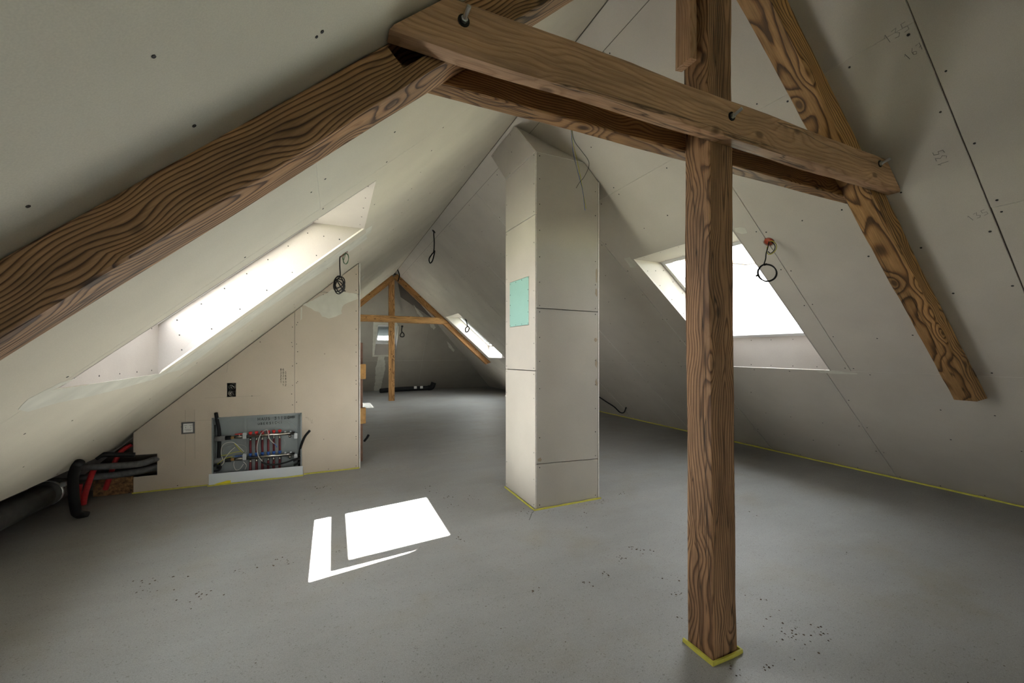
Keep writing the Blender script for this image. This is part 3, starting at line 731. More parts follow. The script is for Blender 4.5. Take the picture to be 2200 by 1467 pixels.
# ------------------------------------------------------------------ filler patches on the walls
def patch(pts, pl_f, n, name, parent, mat=FILL, rough=0.006, t=0.0012):
    P = [pl_f(*p) for p in pts]; out = []
    for i in range(len(P)):
        a, b = P[i], P[(i+1) % len(P)]
        m = max(1, int((b-a).length/0.03))
        for k in range(m):
            q = a.lerp(b, k/m); out.append(q + V((noise.noise(q*23), noise.noise(q*23+V((9, 0, 0))), noise.noise(q*23+V((0, 9, 0)))))*rough)
    n = V(n).normalized(); u = n.orthogonal().normalized(); v = n.cross(u); o0 = P[0]
    pl = Plane(lambda a, b: o0 + u*a + v*b, n)
    poly = [((q-o0).dot(u), (q-o0).dot(v)) for q in out]
    bm = bmesh.new(); add_prism(bm, poly, [], pl, t, -0.0005); return from_bm(name, bm, mat, parent)
nL, nR, nH = P_LEFT.n, P_RIGHT.n, P_HIP.n
patch([(38, 880), (58, 858), (130, 822), (165, 812), (110, 838), (345, 802), (378, 792), (330, 815), (245, 838), (190, 852), (120, 866), (60, 884)], on_left, nL, 'filler_patch', wall_left)
patch([(350, 803), (420, 756), (560, 658), (700, 560), (786, 500), (789, 512), (705, 575), (560, 672), (430, 768), (385, 795)], on_left, nL, 'filler_patch', wall_left, rough=0.004)
patch([(785, 492), (800, 484), (796, 500), (786, 505)], on_left, nL, 'filler_patch', wall_left)
patch([(650, 655), (702, 630), (712, 622), (768, 632), (769, 642), (742, 652), (735, 660), (734, 674), (722, 680), (706, 684), (692, 680), (688, 671), (676, 668), (668, 662)], lambda x, y: on_y(x, y, YP), (0, -1, 0), 'filler_patch', wall_partition, rough=0.010)
patch([(646, 660), (649, 660), (649, 685), (646, 688)], lambda x, y: on_y(x, y, YP), (0, -1, 0), 'filler_patch', wall_partition, rough=0.003)
patch([(1341, 556), (1352, 552), (1366, 566), (1366, 576), (1354, 574)], on_right, nR, 'filler_patch', wall_right, rough=0.012)
patch([(1578, 490), (1590, 487), (1602, 490), (1604, 500), (1594, 502), (1580, 498)], on_right, nR, 'filler_patch', wall_right, rough=0.008)
patch([(1755, 797), (1790, 796), (1842, 802), (1842, 804), (1785, 802), (1766, 801)], on_right, nR, 'filler_patch', wall_right, rough=0.006)
patch([(813, 766), (826, 766), (828, 790), (826, 800), (822, 815), (818, 838), (803, 840), (806, 815), (807, 790)], on_hip, nH, 'filler_patch', wall_far, rough=0.03)
patch([(802, 692), (852, 692), (856, 700), (848, 701), (846, 697), (812, 697), (804, 763), (837, 762), (837, 766), (800, 766)], on_hip, nH, 'filler_patch', wall_far, rough=0.008)
for q in ([(922, 692), (930, 692), (936, 704), (932, 708), (925, 702)], [(960, 732), (966, 738), (977, 753), (974, 756), (964, 745)], [(888, 653), (896, 664), (906, 675), (912, 684), (906, 684), (896, 672)]):
    patch(q, on_hip, nH, 'filler_patch', wall_far, rough=0.02)
patch([(776, 597), (784, 589), (780, 600), (776, 604)], on_left, nL, 'filler_patch', wall_left, rough=0.01)

# ------------------------------------------------------------------ writing
GLYPH = {
 'H': [[(0, 0), (0, 1)], [(.6, 0), (.6, 1)], [(0, .5), (.6, .52)]], 'A': [[(0, 0), (.33, 1), (.62, 0)], [(.12, .38), (.5, .36)]],
 'U': [[(0, 1), (.03, .25), (.2, 0), (.45, .05), (.58, .3), (.58, 1)]], 'Ü': [[(0, .8), (.03, .25), (.2, 0), (.45, .05), (.58, .3), (.58, .8)], [(.12, .98), (.16, .98)], [(.42, .98), (.46, .98)]],
 'S': [[(.55, .9), (.3, 1), (.05, .8), (.2, .55), (.5, .4), (.5, .12), (.25, 0), (0, .1)]], 'B': [[(0, 0), (0, 1), (.4, .9), (.4, .6), (0, .52), (.5, .4), (.5, .1), (0, 0)]],
 'E': [[(.5, 1), (0, 1), (0, 0), (.5, 0)], [(0, .5), (.42, .5)]], 'R': [[(0, 0), (0, 1), (.45, .9), (.45, .6), (0, .5), (.55, 0)]], 'I': [[(.2, 0), (.2, 1)]],
 'C': [[(.55, .85), (.3, 1), (.05, .75), (.05, .25), (.3, 0), (.55, .15)]], 'T': [[(0, 1), (.6, 1)], [(.3, 1), (.3, 0)]], 'D': [[(0, 0), (0, 1), (.45, .8), (.5, .3), (0, 0)]],
 'G': [[(.55, .85), (.3, 1), (.02, .7), (.05, .2), (.3, 0), (.55, .2), (.55, .45), (.32, .45)]], 'M': [[(0, 0), (.1, 1), (.35, .3), (.6, 1), (.7, 0)]],
 '0': [[(.25, 0), (.02, .3), (.05, .8), (.3, 1), (.5, .7), (.48, .2), (.25, 0)]], '1': [[(.1, .75), (.3, 1), (.3, 0)]], '2': [[(.02, .8), (.25, 1), (.5, .75), (.02, 0), (.55, 0)]],
 '3': [[(.02, .95), (.45, .98), (.2, .58), (.5, .35), (.3, 0), (0, .08)]], '4': [[(.4, 0), (.4, 1), (0, .35), (.6, .35)]], '5': [[(.5, 1), (.1, 1), (.05, .55), (.45, .5), (.45, .1), (0, .02)]],
 '6': [[(.45, 1), (.1, .6), (.05, .15), (.3, 0), (.5, .25), (.3, .48), (.07, .35)]], '7': [[(0, 1), (.52, 1), (.18, 0)], [(.12, .5), (.42, .5)]], '8': [[(.28, .52), (.05, .78), (.28, 1), (.48, .78), (.05, .22), (.28, 0), (.5, .22), (.28, .52)]],
 '9': [[(.48, .6), (.2, .5), (.03, .75), (.25, 1), (.48, .8), (.4, 0)]], 'F': [[(0, 0), (0, 1), (.5, 1)], [(0, .5), (.4, .5)]], '|': [[(.2, -.15), (.2, 1.1)]], '/': [[(.0, 0), (.4, 1)]], ' ': []}
def strokes(name, lines, origin, ux, uy, n, mat, parent, thick=0.0016, jit=0.02):
    """lines: list of polylines in 2D (metres along ux, uy)"""
    bm = bmesh.new(); n = V(n).normalized(); origin, ux, uy = V(origin), V(ux).normalized(), V(uy).normalized()
    for l in lines:
        pts = [origin + ux*p[0] + uy*p[1] + n*0.0012 for p in l]
        add_tube(bm, pts, thick, 4)
    o = from_bm(name, bm, mat, parent)
    if len(lines) > 1: o['kind'] = 'stuff'
    return o
def text_lines(txt, size, x0=0, y0=0, sp=0.82):
    out = []; x = x0
    for ch in txt:
        for l in GLYPH.get(ch, []):
            out.append([(x+(p[0]+random.uniform(-.03, .03))*size, y0+(p[1]+random.uniform(-.03, .03))*size) for p in l])
        x += size*sp
    return out

# numbers noted on the partition, scribble beside the cabinet
lns = []
for i, t in enumerate(('86', '303', '236', '218', '144', ' 12')): lns += text_lines(t, 0.026, 0, -i*0.037, 0.95)
o0 = on_y(602, 796, YP)
strokes('handwritten_numbers', lns, o0, (1, 0, 0), (0, 0, 1), (0, -1, 0), INK, wall_partition, 0.0022)
o0 = on_y(656, 897, YP)
strokes('scribble', [[(0, 0), (.02, .005), (.012, -.006), (.035, -.004), (.03, -.035), (.055, -.015), (.05, -.05), (.08, -.03), (.065, -.07), (.085, -.07)]], o0, (1, 0, 0), (0, 0, 1), (0, -1, 0), INK, wall_partition, 0.0012)
lines_ = [[tuple(on_y(*p, YP).xz) for p in l] for l in ([(440, 855), (560, 850)], [(398, 880), (398, 1000)], [(418, 880), (419, 985)], [(385, 905), (455, 902)], [(490, 780), (487, 800)], [(632, 980), (650, 978)])]
strokes('pencil_lines', lines_, (0, YP, 0), (1, 0, 0), (0, 0, 1), (0, -1, 0), PENCIL, wall_partition, 0.0008)
# pencil notes on the right slope
upR = V((-1, 0, S)).normalized()
def pencil_r(px, py, txt, size, rot=0.0):
    ux = V((0, -1, 0)); uy = upR
    c, s = math.cos(rot), math.sin(rot)
    strokes('pencil_note', text_lines(txt, size), on_right(px, py), ux*c+uy*s, uy*c-ux*s, nR, PENCIL, wall_right, 0.0010)
pencil_r(2040, 350, '135', 0.045, math.pi/2)
pencil_r(2085, 475, '135', 0.040, 0.3)
pencil_r(1950, 130, '167', 0.035, 0.3)
pencil_r(1905, 95, '135', 0.045, 0.1)

# ------------------------------------------------------------------ manifold cabinet and its contents
def cabp(cx, cy, y): return on_y(440+cx/7.72, 870+cy/7.72, y)      # position read off an enlarged view
CB = YP+0.115
cab = empty('manifold_cabinet', ((cab_x0+cab_x1)/2, YP+0.06, 0.10), 'recessed galvanised heating manifold cabinet in the beige partition', 'cabinet')
box('back_panel', (cab_x0, CB, 0.02), (cab_x1, CB+0.004, cab_z1), GALV, cab)
box('side_panel', (cab_x0, YP-0.004, 0.02), (cab_x0+0.012, CB, cab_z1), GALV, cab)
box('side_panel', (cab_x1-0.012, YP-0.004, 0.02), (cab_x1, CB, cab_z1), GALV, cab)
box('top_panel', (cab_x0, YP-0.004, cab_z1-0.016), (cab_x1, CB, cab_z1), GALV, cab)
box('bottom_panel', (cab_x0, YP-0.004, 0.02), (cab_x1, CB, 0.026), GALV, cab)
for px in (672, 1515):
    x = cabp(px, 400, CB-0.02).x
    r = box('mounting_rail', (x-0.014, CB-0.022, 0.04), (x+0.014, CB-0.001, cab_z1-0.02), GALV, cab, 0.003)
    for cy in (500, 850):
        z = cabp(px, cy, CB-0.03).z
        box('clamp', (x-0.018, CB-0.075, z-0.034), (x+0.018, CB-0.02, z+0.034), STEEL, r, 0.004)
o0 = cabp(880, 258, CB-0.001)
strokes('handwriting', text_lines('HAUS 31', 0.034, 0, 0, 1.02), o0, (1, 0, 0), (0, 0, 1), (0, -1, 0), INK, cab, 0.0028)
strokes('handwriting', text_lines('|DGM', 0.034, 0.034*1.02*7, 0, 1.02), o0, (1, 0, 0), (0, 0, 1), (0, -1, 0), INK, cab, 0.0028)
strokes('handwriting', text_lines('ÜBERSICHT', 0.028, 0, -0.052, 1.06), o0, (1, 0, 0), (0, 0, 1), (0, -1, 0), INK, cab, 0.0026)
strokes('crossing_out', [[(0.29, 0.002), (0.40, 0.03), (0.32, 0.028), (0.42, 0.004), (0.33, 0.012), (0.41, 0.020)]], o0, (1, 0, 0), (0, 0, 1), (0, -1, 0), INK, cab, 0.0020)

def manifold(row, label, capmat, name_lever):
    zL, zR = {'up': (520, 465), 'lo': (875, 812)}[row]
    yM = CB-0.05
    a, b = cabp(690, zL, yM), cabp(1490, zR, yM); zc = (a.z+b.z)/2
    root = empty('heating_manifold', (a.x, yM, zc), label, 'manifold', 'heating manifolds in the cabinet')
    bm = bmesh.new(); add_tube(bm, [(a.x, yM, zc), (b.x, yM, zc)], 0.0195, 14); from_bm('bar', bm, NICKEL, root, True)
    caps = [757, 858, 955, 1053, 1145, 1243]
    for cx in caps:
        x = cabp(cx, zL, yM).x
        bm = bmesh.new(); add_tube(bm, [(x, yM, zc+0.018), (x, yM, zc+0.028), (x, yM, zc+0.030), (x, yM, zc+0.050), (x, yM, zc+0.054)], 0.016, 12, rfun=lambda t: 0.011 if t < 0.3 else (0.0185 if t < 0.9 else 0.012))
        from_bm('valve_cap', bm, capmat, root, True)
        bm = bmesh.new(); add_tube(bm, [(x, yM, zc-0.018), (x, yM, zc-0.030), (x, yM, zc-0.031), (x, yM, zc-0.052)], 0.012, 10, rfun=lambda t: 0.011 if t < 0.4 else 0.0135)
        from_bm('nipple', bm, NICKEL, root, True)
    for k, cx in enumerate(caps):
        x = cabp(cx, zL, yM).x
        if row == 'up':      # behind the lower bar
            pts = [(x, yM, zc-0.048), (x-0.002, yM+0.008, zc-0.12), (x-0.004, yM+0.034, zc-0.22), (x-0.004, yM+0.036, 0.05)]
        else: pts = [(x, yM, zc-0.048), (x-0.002, yM, zc-0.10), (x-0.003, yM, 0.03)]
        tube('pipe', pts, 0.0125, DKRED, root, 8)
    for cx in (1335, 1425):
        x = cabp(cx, zL, yM).x
        bm = bmesh.new(); add_tube(bm, [(x, yM, zc+0.015), (x, yM, zc+0.030)], 0.010, 10); from_bm('plug', bm, WHITEP, root, True)
    x = cabp(1415, zL, yM).x
    bm = bmesh.new(); add_tube(bm, [(x, yM, zc-0.012), (x, yM-0.012, zc-0.032), (x, yM-0.030, zc-0.034)], 0.015, 12); from_bm('drain_cock', bm, NICKEL, root, True)
    # ball valve and brass union to the left
    x1 = a.x; x0 = cabp(490, zL, yM).x; xb = cabp(435, zL, yM).x
    bm = bmesh.new(); add_tube(bm, [(x1, yM, zc), (x1-0.02, yM, zc), (x1-0.021, yM, zc), (x1-0.05, yM, zc), (x1-0.06, yM, zc), (x0, yM, zc)], 0.018, 12, rfun=lambda t: (0.020, 0.020, 0.014, 0.021, 0.021, 0.016)[min(5, int(t*5.01))])
    from_bm('ball_valve', bm, NICKEL, root, True)
    bm = bmesh.new(); add_tube(bm, [(x0, yM, zc), (xb, yM, zc)], 0.017, 6); from_bm('union', bm, BRASS, root)
    lx = (x0+x1)/2-0.01
    lv = box('lever', (lx-0.045, yM-0.008, zc+0.030), (lx+0.035, yM+0.008, zc+0.040), capmat, root, 0.002)
    bm = bmesh.new(); add_tube(bm, [(lx, yM, zc+0.012), (lx, yM, zc+0.032)], 0.006, 8); from_bm('stem', bm, NICKEL, root, True)
    return zc, xb, yM
zu, xbu, yM = manifold('up', 'upper nickel manifold bar with red valve caps', RED, 'r')
zl, xbl, yM = manifold('lo', 'lower nickel manifold bar with blue valve caps', BLUE, 'b')
for z, xb, lab in ((zu, xbu, 'grey lagged pipe feeding the upper manifold bar'), (zl, xbl, 'grey lagged pipe feeding the lower manifold bar')):
    r = empty('supply_pipe', (cab_x0+0.1, yM, z-0.03), lab, 'pipe', 'lagged pipes in the cabinet')
    bm = bmesh.new(); add_tube(bm, [(cab_x0+0.012, yM, z), (xb-0.055, yM, z)], 0.031, 14); from_bm('lagging', bm, LAGGING, r, True)
    bm = bmesh.new(); add_tube(bm, [(xb-0.056, yM, z), (xb, yM, z)], 0.024, 14); from_bm('sleeve', bm, BLACK, r, True)
def cab_cable(pts, r, mat, label, cat='cable', name='cable', y=CB-0.10, dy=None):
    P = []
    for i, p in enumerate(pts):
        yy = y if len(p) == 2 else p[2]
        P.append(cabp(p[0], p[1], yy))
    return tag(tube(name, P, r, mat, None, 6), label, cat)
cab_cable([(185, 135, YP-0.02), (205, 260, YP+0.02), (235, 420, YP+0.05), (240, 640, YP+0.09), (228, 900, YP+0.09), (225, 1050, YP+0.09)], 0.020, BLACK, 'thick black conduit rising at the left side of the cabinet', 'conduit', 'conduit')
cab_cable([(165, 330, YP+0.06), (160, 520, YP+0.08), (158, 800, YP+0.085), (160, 990, YP+0.085)], 0.009, BLACK, 'second black conduit against the left cabinet side panel', 'conduit', 'conduit')
cab_cable([(1740, 425, YP-0.10), (1655, 530, YP-0.06), (1595, 680, YP-0.01), (1570, 800, YP+0.03), (1565, 930, YP+0.06), (1570, 1030, YP+0.08)], 0.0145, BLACK, 'black conduit bending out of the cabinet on the right', 'conduit', 'conduit')
cab_cable([(940, 945, YP+0.02), (1040, 985, YP+0.02), (1200, 985, YP+0.02), (1380, 940, YP+0.02), (1500, 895, YP+0.025), (1600, 870, YP+0.03)], 0.011, BLACK, 'black conduit lying along the bottom right of the cabinet', 'conduit', 'conduit')
cab_cable([(1470, 930, YP+0.02), (1540, 900, YP+0.015), (1600, 905, YP+0.02), (1560, 960, YP+0.03), (1480, 1000, YP+0.04)], 0.011, BLACK, 'short black conduit stub in the bottom right corner of the cabinet', 'conduit', 'conduit')
cab_cable([(130, 1010, YP+0.03), (200, 1000, YP+0.02), (260, 1020, YP+0.02), (230, 1080, YP+0.03), (150, 1095, YP+0.04)], 0.013, BLACK, 'bundle of black conduit ends in the bottom left of the cabinet', 'conduit', 'conduit')
Yc = YP+0.025
cab_cable([(955, 935), (890, 850), (865, 720), (890, 580), (945, 460), (1030, 410), (1052, 480), (1080, 570), (1150, 640)], 0.0042, WHITEC, 'white cable looping in front of the manifold bars', y=Yc)
tube_b = cab_cable([(1150, 640), (1175, 665), (1195, 690), (1180, 700)], 0.0042, BLUEC, 'short blue wire at the end of the white cable loop', 'wire', 'wire', y=Yc)
cab_cable([(195, 1003), (260, 1005), (310, 960), (330, 890), (420, 770), (500, 700)], 0.0040, WHITEC, 'white cable running diagonally at the lower left of the cabinet', y=Yc)
cab_cable([(300, 910), (270, 800), (285, 690), (350, 630), (450, 615), (520, 650), (590, 715), (650, 775)], 0.0036, WHITEC, 'white cable arching over the yellow wires', y=Yc+0.01)
cab_cable([(640, 940), (690, 1000), (665, 1070)], 0.0036, WHITEC, 'small white cable bend beneath the lower ball valve', y=Yc)
cab_cable([(485, 935), (480, 1000), (515, 1075), (580, 1060), (640, 980)], 0.0036, WHITEC, 'white cable loop below the lower brass union', y=Yc+0.01)
cab_cable([(300, 780), (330, 700), (430, 665), (560, 655), (660, 680), (695, 730), (670, 800), (610, 850)], 0.0036, GREYC, 'grey cable loop at the left of the cabinet', y=Yc+0.03)
cab_cable([(495, 640), (530, 680), (580, 740), (630, 790)], 0.0036, YELC, 'yellow green wire crossing above the lower blue lever', 'wire', 'wire', y=Yc)
cab_cable([(265, 835), (340, 830), (450, 795), (590, 768), (620, 780)], 0.0036, YELC, 'yellow green wire running level across the lower left', 'wire', 'wire', y=Yc)
cab_cable([(195, 995), (260, 940), (330, 890), (400, 868), (460, 862)], 0.0036, YELC, 'yellow green wire rising from the lower left corner', 'wire', 'wire', y=Yc+0.01)
def loop(cx, cy, rx, ry, a0, a1, n=14): return [(cx+rx*math.cos(a0+(a1-a0)*k/n), cy-ry*math.sin(a0+(a1-a0)*k/n)) for k in range(n+1)]
cab_cable(loop(1290, 400, 125, 125, math.radians(-10), math.radians(200)), 0.0036, GREYC, 'inner grey cable arc above the right half of the upper bar', y=CB-0.03)
cab_cable(loop(1300, 420, 210, 160, math.radians(15), math.radians(140)), 0.0036, GREYC, 'outer grey cable arc above the right half of the upper bar', y=CB-0.025)
cab_cable(loop(1190, 640, 140, 140, math.radians(30), math.radians(-100)), 0.0034, GREYC, 'grey cable curve behind the red pipes on the right', y=CB-0.012)
cab_cable(loop(950, 650, 130, 130, math.radians(150), math.radians(300)), 0.0034, GREYC, 'grey cable curve behind the red pipes in the middle', y=CB-0.012)
# white cover sheet standing in front of the cabinet
bm = bmesh.new()
q = [on_y(449, 1016, YP-0.045), on_y(652, 1000, YP-0.045)]
add_prism(bm, [(-1.275, 0.001), (-0.342, 0.001), (-0.342, 0.112), (-1.275, 0.128)], [], PY(YP-0.032), 0.0, -0.004)
cov = tag(from_bm('cover_sheet', bm, WHITEP), 'white sheet metal cover leaning along the cabinet foot', 'panel')
q0 = on_y(455, 1042, YP-0.05); q1 = on_y(495, 1036, YP-0.05)
prism('adhesive_tape', [(q0.x+0.05, 0.006), (q1.x, 0.006), (q1.x, 0.034), (q1.x-0.03, 0.036), (q0.x+0.02, 0.012)], [], PY(YP-0.0365), 0, -0.002, plain('yellow_tape', (0.75, 0.66, 0.02), 0.5), cov)
# socket cut-out with two flush boxes and a framed plate
sk = empty('socket_box', (-1.07, YP+0.03, 0.98), 'pair of empty flush boxes in a cut-out above the cabinet', 'socket')
box('shade_sheet', (-1.125, YP+0.045, 0.97), (-1.017, YP+0.055, 1.15), HOLE_SHADE, sk)
for z in (1.022, 1.098):
    bm = bmesh.new(); add_tube(bm, [(-1.068, YP+0.044, z), (-1.068, YP+0.006, z)], 0.036, 18, cap=False)
    add_tube(bm, [(-1.068, YP+0.044, z), (-1.068, YP+0.006, z)], 0.031, 18, cap=False)
    rb = from_bm('flush_box', bm, plain('clear_plastic', (0.30, 0.29, 0.26), 0.3), sk, True)
    for k in range(3):
        a = k*2.1+z*9
        tube('wire_end', [(-1.068+0.01*math.cos(a), YP+0.040, z+0.01*math.sin(a)), (-1.068+0.02*math.cos(a+.5), YP+0.015, z+0.015*math.sin(a)), (-1.068+0.012*math.cos(a+1.5), YP-0.004, z+0.02*math.sin(a+1))], 0.0035, PAPER, rb, 5)
pl_ = empty('wall_plate', (-1.468, YP, 0.59), 'grey framed plate with a printed label left of the cabinet', 'plate')
bm = bmesh.new(); add_prism(bm, shape_rect(-1.527, -1.409, 0.592, 0.720), [shape_rect(-1.512, -1.424, 0.607, 0.705)], PY(YP-0.001), 0.007, -0.0); from_bm('frame', bm, plain('dark_grey_frame', (0.10, 0.10, 0.10), 0.5), pl_)
prism('label_sheet', shape_rect(-1.512, -1.424, 0.607, 0.705), [], PY(YP-0.001), 0.003, 0.0, PAPER, pl_)
strokes('print', [[(-.035, .028), (-.012, .028)], [(.012, .028), (.036, .028)], [(-.022, .012), (-.022, -.002)], [(.024, .012), (.024, -.002)], [(-.032, -.018), (.034, -.018)], [(-.022, -.030), (.026, -.030)]], (-1.468, YP-0.0035, 0.657), (1, 0, 0), (0, 0, 1), (0, -1, 0), INK, pl_, 0.0018)

# ------------------------------------------------------------------ pipes under the left eave
dp = empty('drain_pipe', (-2.34, 4.2, 0.12), 'thick dirty grey drain pipe lying under the left eave', 'pipe')
A, B = V((-2.32, 3.4, 0.245)), V((-2.335, 5.02, 0.235))
tube('barrel', [A, B], 0.098, GREYPIPE, dp, 20)
bm = bmesh.new(); add_tube(bm, [B+V((0, -0.17, 0.0)), B+V((0, 0.02, 0)), B+V((0, 0.03, 0))], 0.108, 20); from_bm('socket', bm, GREYPIPE, dp, True)
bm = bmesh.new(); add_tube(bm, [B+V((0, -0.10, 0.0)), B+V((0, -0.075, 0))], 0.1115, 20); cl = from_bm('clamp', bm, STEEL, dp, True)
box('clamp_screw', (-2.24, 4.91, 0.285), (-2.205, 4.955, 0.325), STEEL, cl, 0.003)
tube('spigot', [B, B+V((0.0, 0.08, -0.005)), B+V((0.0, 0.16, -0.01))], 0.075, GREYPIPE, dp, 16)
tag(tube('conduit', [(-1.975, 4.60, 0.555), (-2.01, 4.63, 0.51), (-2.05, 4.68, 0.42), (-2.075, 4.74, 0.28), (-2.085, 4.79, 0.13), (-2.10, 4.86, 0.045), (-2.055, 4.90, 0.004)], 0.036, BLACK, None, 14), 'thick black corrugated conduit hanging from the left slope to the floor', 'conduit')
for off, lab in ((0, 'upper grey lagged pipe passing through the partition slot'), (1, 'lower grey lagged pipe passing through the partition slot')):
    y = 5.32+0.05*off
    P = [on_y(*p, yy) for p, yy in (((336, 986), 5.50), ((300, 996), 5.40), ((240, 1001), 5.30), ((172, 1004), 5.25))] if off == 0 else \
        [on_y(*p, yy) for p, yy in (((336, 1003), 5.52), ((300, 1012), 5.42), ((240, 1021), 5.34), ((172, 1027), 5.30))]
    P = [P[0]+V((0.18, 0.06, 0.0))]+P
    tag(tube('lagged_pipe', P, 0.033, RUBBER, None, 14), lab, 'pipe', 'lagged pipes at the left eave')
def redp(pts, lab, r=0.021):
    tag(tube('red_pipe', [on_y(x, y, yy) for x, y, yy in pts], r, REDPIPE, None, 12), lab, 'pipe', 'red pipes at the left eave')
redp([(282, 955, 5.60), (262, 968, 5.55), (248, 990, 5.48), (234, 1030, 5.46), (226, 1052, 5.45)], 'red pipe climbing into the partition void above the lagged pipes', 0.022)
redp([(204, 1004, 5.34), (196, 1022, 5.26), (188, 1045, 5.21), (182, 1065, 5.20), (179, 1084, 5.20)], 'bright red pipe crossing in front of the lagged pipes to the floor', 0.024)
redp([(172, 1040, 5.36), (170, 1055, 5.36), (167, 1076, 5.36)], 'short dark red pipe end behind the black conduit', 0.020)
tag(tube('conduit', [on_y(x, y, yy) for x, y, yy in ((290, 977, 5.40), (262, 977, 5.38), (222, 977, 5.36), (205, 985, 5.34))], 0.024, BLACK, None, 10), 'black conduit lying above the lagged pipes at the left eave', 'conduit')
ob = box('chipboard_offcut', (-2.26, 5.50, 0.002), (-1.945, 5.522, 0.175), OSB); tag(ob, 'dark chipboard offcut standing left of the partition foot', 'board')
bk = box('grey_duct', (-2.30, 5.53, 0.20), (-1.90, 5.58, 0.30), plain('duct_dark', (0.05, 0.05, 0.05), 0.6)); tag(bk, 'dark flat duct inside the void behind the lagged pipes', 'duct')

# ------------------------------------------------------------------ hanging cables
def coil(c, r, ax, turns, wob=0.1, n=22, ell=1.0):
    ax = V(ax).normalized(); u = ax.cross(V((0, 0, 1))).normalized(); v = V((0, 0, 1)); out = []
    for k in range(int(turns*n)+1):
        a = math.pi/2 + 2*math.pi*k/n; rr = r*(1+wob*math.sin(k*0.47+1.0))
        out.append(V(c) + u*math.cos(a)*rr*ell + v*math.sin(a)*rr + ax*(0.012*math.sin(k*0.31)))
    return out
def outlet(root, p, n, r=0.036, mat=ORANGE):
    n = V(n).normalized(); bm = bmesh.new()
    add_tube(bm, [p-n*0.02, p+n*0.003], r, 18, cap=False); add_tube(bm, [p+n*0.0035, p+n*0.001], r*1.12, 18, cap=False); add_tube(bm, [p+n*0.0005, p+n*0.0012], r*0.92, 18)
    return from_bm('outlet_box', bm, mat, root, True)
vd = _F
# right slope, near camera
p = on_right(1652, 519)
rt = empty('hanging_cable', p, 'coiled black cable hanging from an orange box beside the open roof window', 'cable')
outlet(rt, p, nR, 0.040)
def at_d(px, py, base, dd=0.0):
    d0 = (base-_C).dot(_F)+dd; return _C + ray(px, py)*d0
D0 = -0.06
path = [p, at_d(1650, 530, p, D0), at_d(1646, 545, p, D0), at_d(1645, 556, p, D0), at_d(1641, 570, p, D0)]
cc = at_d(1648, 586, p, D0); rcoil = 18.5/FPX*((p-_C).dot(_F)+D0)
tube('cable', path + coil(cc, rcoil, vd, 2.6, 0.05), 0.0048, BLACK, rt, 6, 3)
tube('wire_loop', [p, at_d(1660, 518, p, D0), at_d(1668, 526, p, D0), at_d(1666, 538, p, D0), at_d(1656, 546, p, D0), at_d(1649, 544, p, D0), at_d(1648, 530, p, D0)], 0.0030, YELC, rt, 6, 5)
tube('wire_loop', [p+V((0.004, 0, 0)), at_d(1658, 520, p, D0), at_d(1665, 528, p, D0), at_d(1663, 538, p, D0), at_d(1655, 544, p, D0), at_d(1650, 540, p, D0)], 0.0034, BLACK, rt, 6, 5)
bx_c = at_d(1626, 592, p, D0); box('connector', bx_c-V((0.006, 0.006, 0.008)), bx_c+V((0.006, 0.006, 0.008)), BLACK, rt)
# left slope
p = on_left(739, 546)
lt = empty('hanging_cable', p, 'tangled black cable hanging from the left slope above the partition', 'cable')
outlet(lt, p, nL, 0.042)
D0 = -0.05
cc = at_d(729, 612, p, D0); rcoil = 16/FPX*((p-_C).dot(_F)+D0)
path = [p, at_d(731, 550, p, D0), at_d(730, 570, p, D0), at_d(731, 590, p, D0), at_d(730, 596, p, D0)]
tube('cable', path + coil(cc, rcoil, vd, 3.4, 0.22, ell=0.68) + [at_d(736, 612, p, D0), at_d(724, 602, p, D0), at_d(736, 622, p, D0), at_d(742, 625, p, D0)], 0.0055, BLACK, lt, 6, 3)
tube('wire_loop', [p, at_d(735, 550, p, D0), at_d(738, 560, p, D0)] + coil(at_d(743, 556, p, D0), 11.5/FPX*((p-_C).dot(_F)), vd, 2.1, 0.06, ell=0.55), 0.0026, plain('green_wire', (0.05, 0.13, 0.05), 0.5), lt, 5, 3)
# far cables
def far_cable(p, label, drop, pts, r=0.006, n=nR, mat=BLACK):
    root = empty('hanging_cable', p, label, 'cable')
    outlet(root, p, n, 0.04, BLACK)
    tube('cable', [p]+[at_d(x, y, p, -0.08) for x, y in pts], r, mat, root, 5, 5)
far_cable(on_right(932, 497), 'long thin cable loop hanging near the ridge left of the chimney casing', 0.4, [(932, 505), (933, 520), (932, 540), (928, 546), (922, 556), (924, 565), (929, 560), (933, 545), (934, 538)], 0.012)
far_cable(on_right(1001, 687), 'short looped cable beside the distant roof window', 0.3, [(1003, 694), (1004, 701), (1000, 706), (1001, 713), (1006, 711), (1008, 704), (1004, 700)], 0.016)
far_cable(on_hip(864, 701), 'small cable loop hanging on the hipped end', 0.3, [(863, 708), (863, 714), (860, 719), (861, 723), (867, 723), (868, 718), (864, 713)], 0.018, nH)
far_cable(V((1.72, 12.1, ZT-0.004)), 'straight dark cable dropping from the ridge before the distant truss', 0.3, [(858, 590), (857, 597), (855, 604)], 0.016, (0, 0, -1))
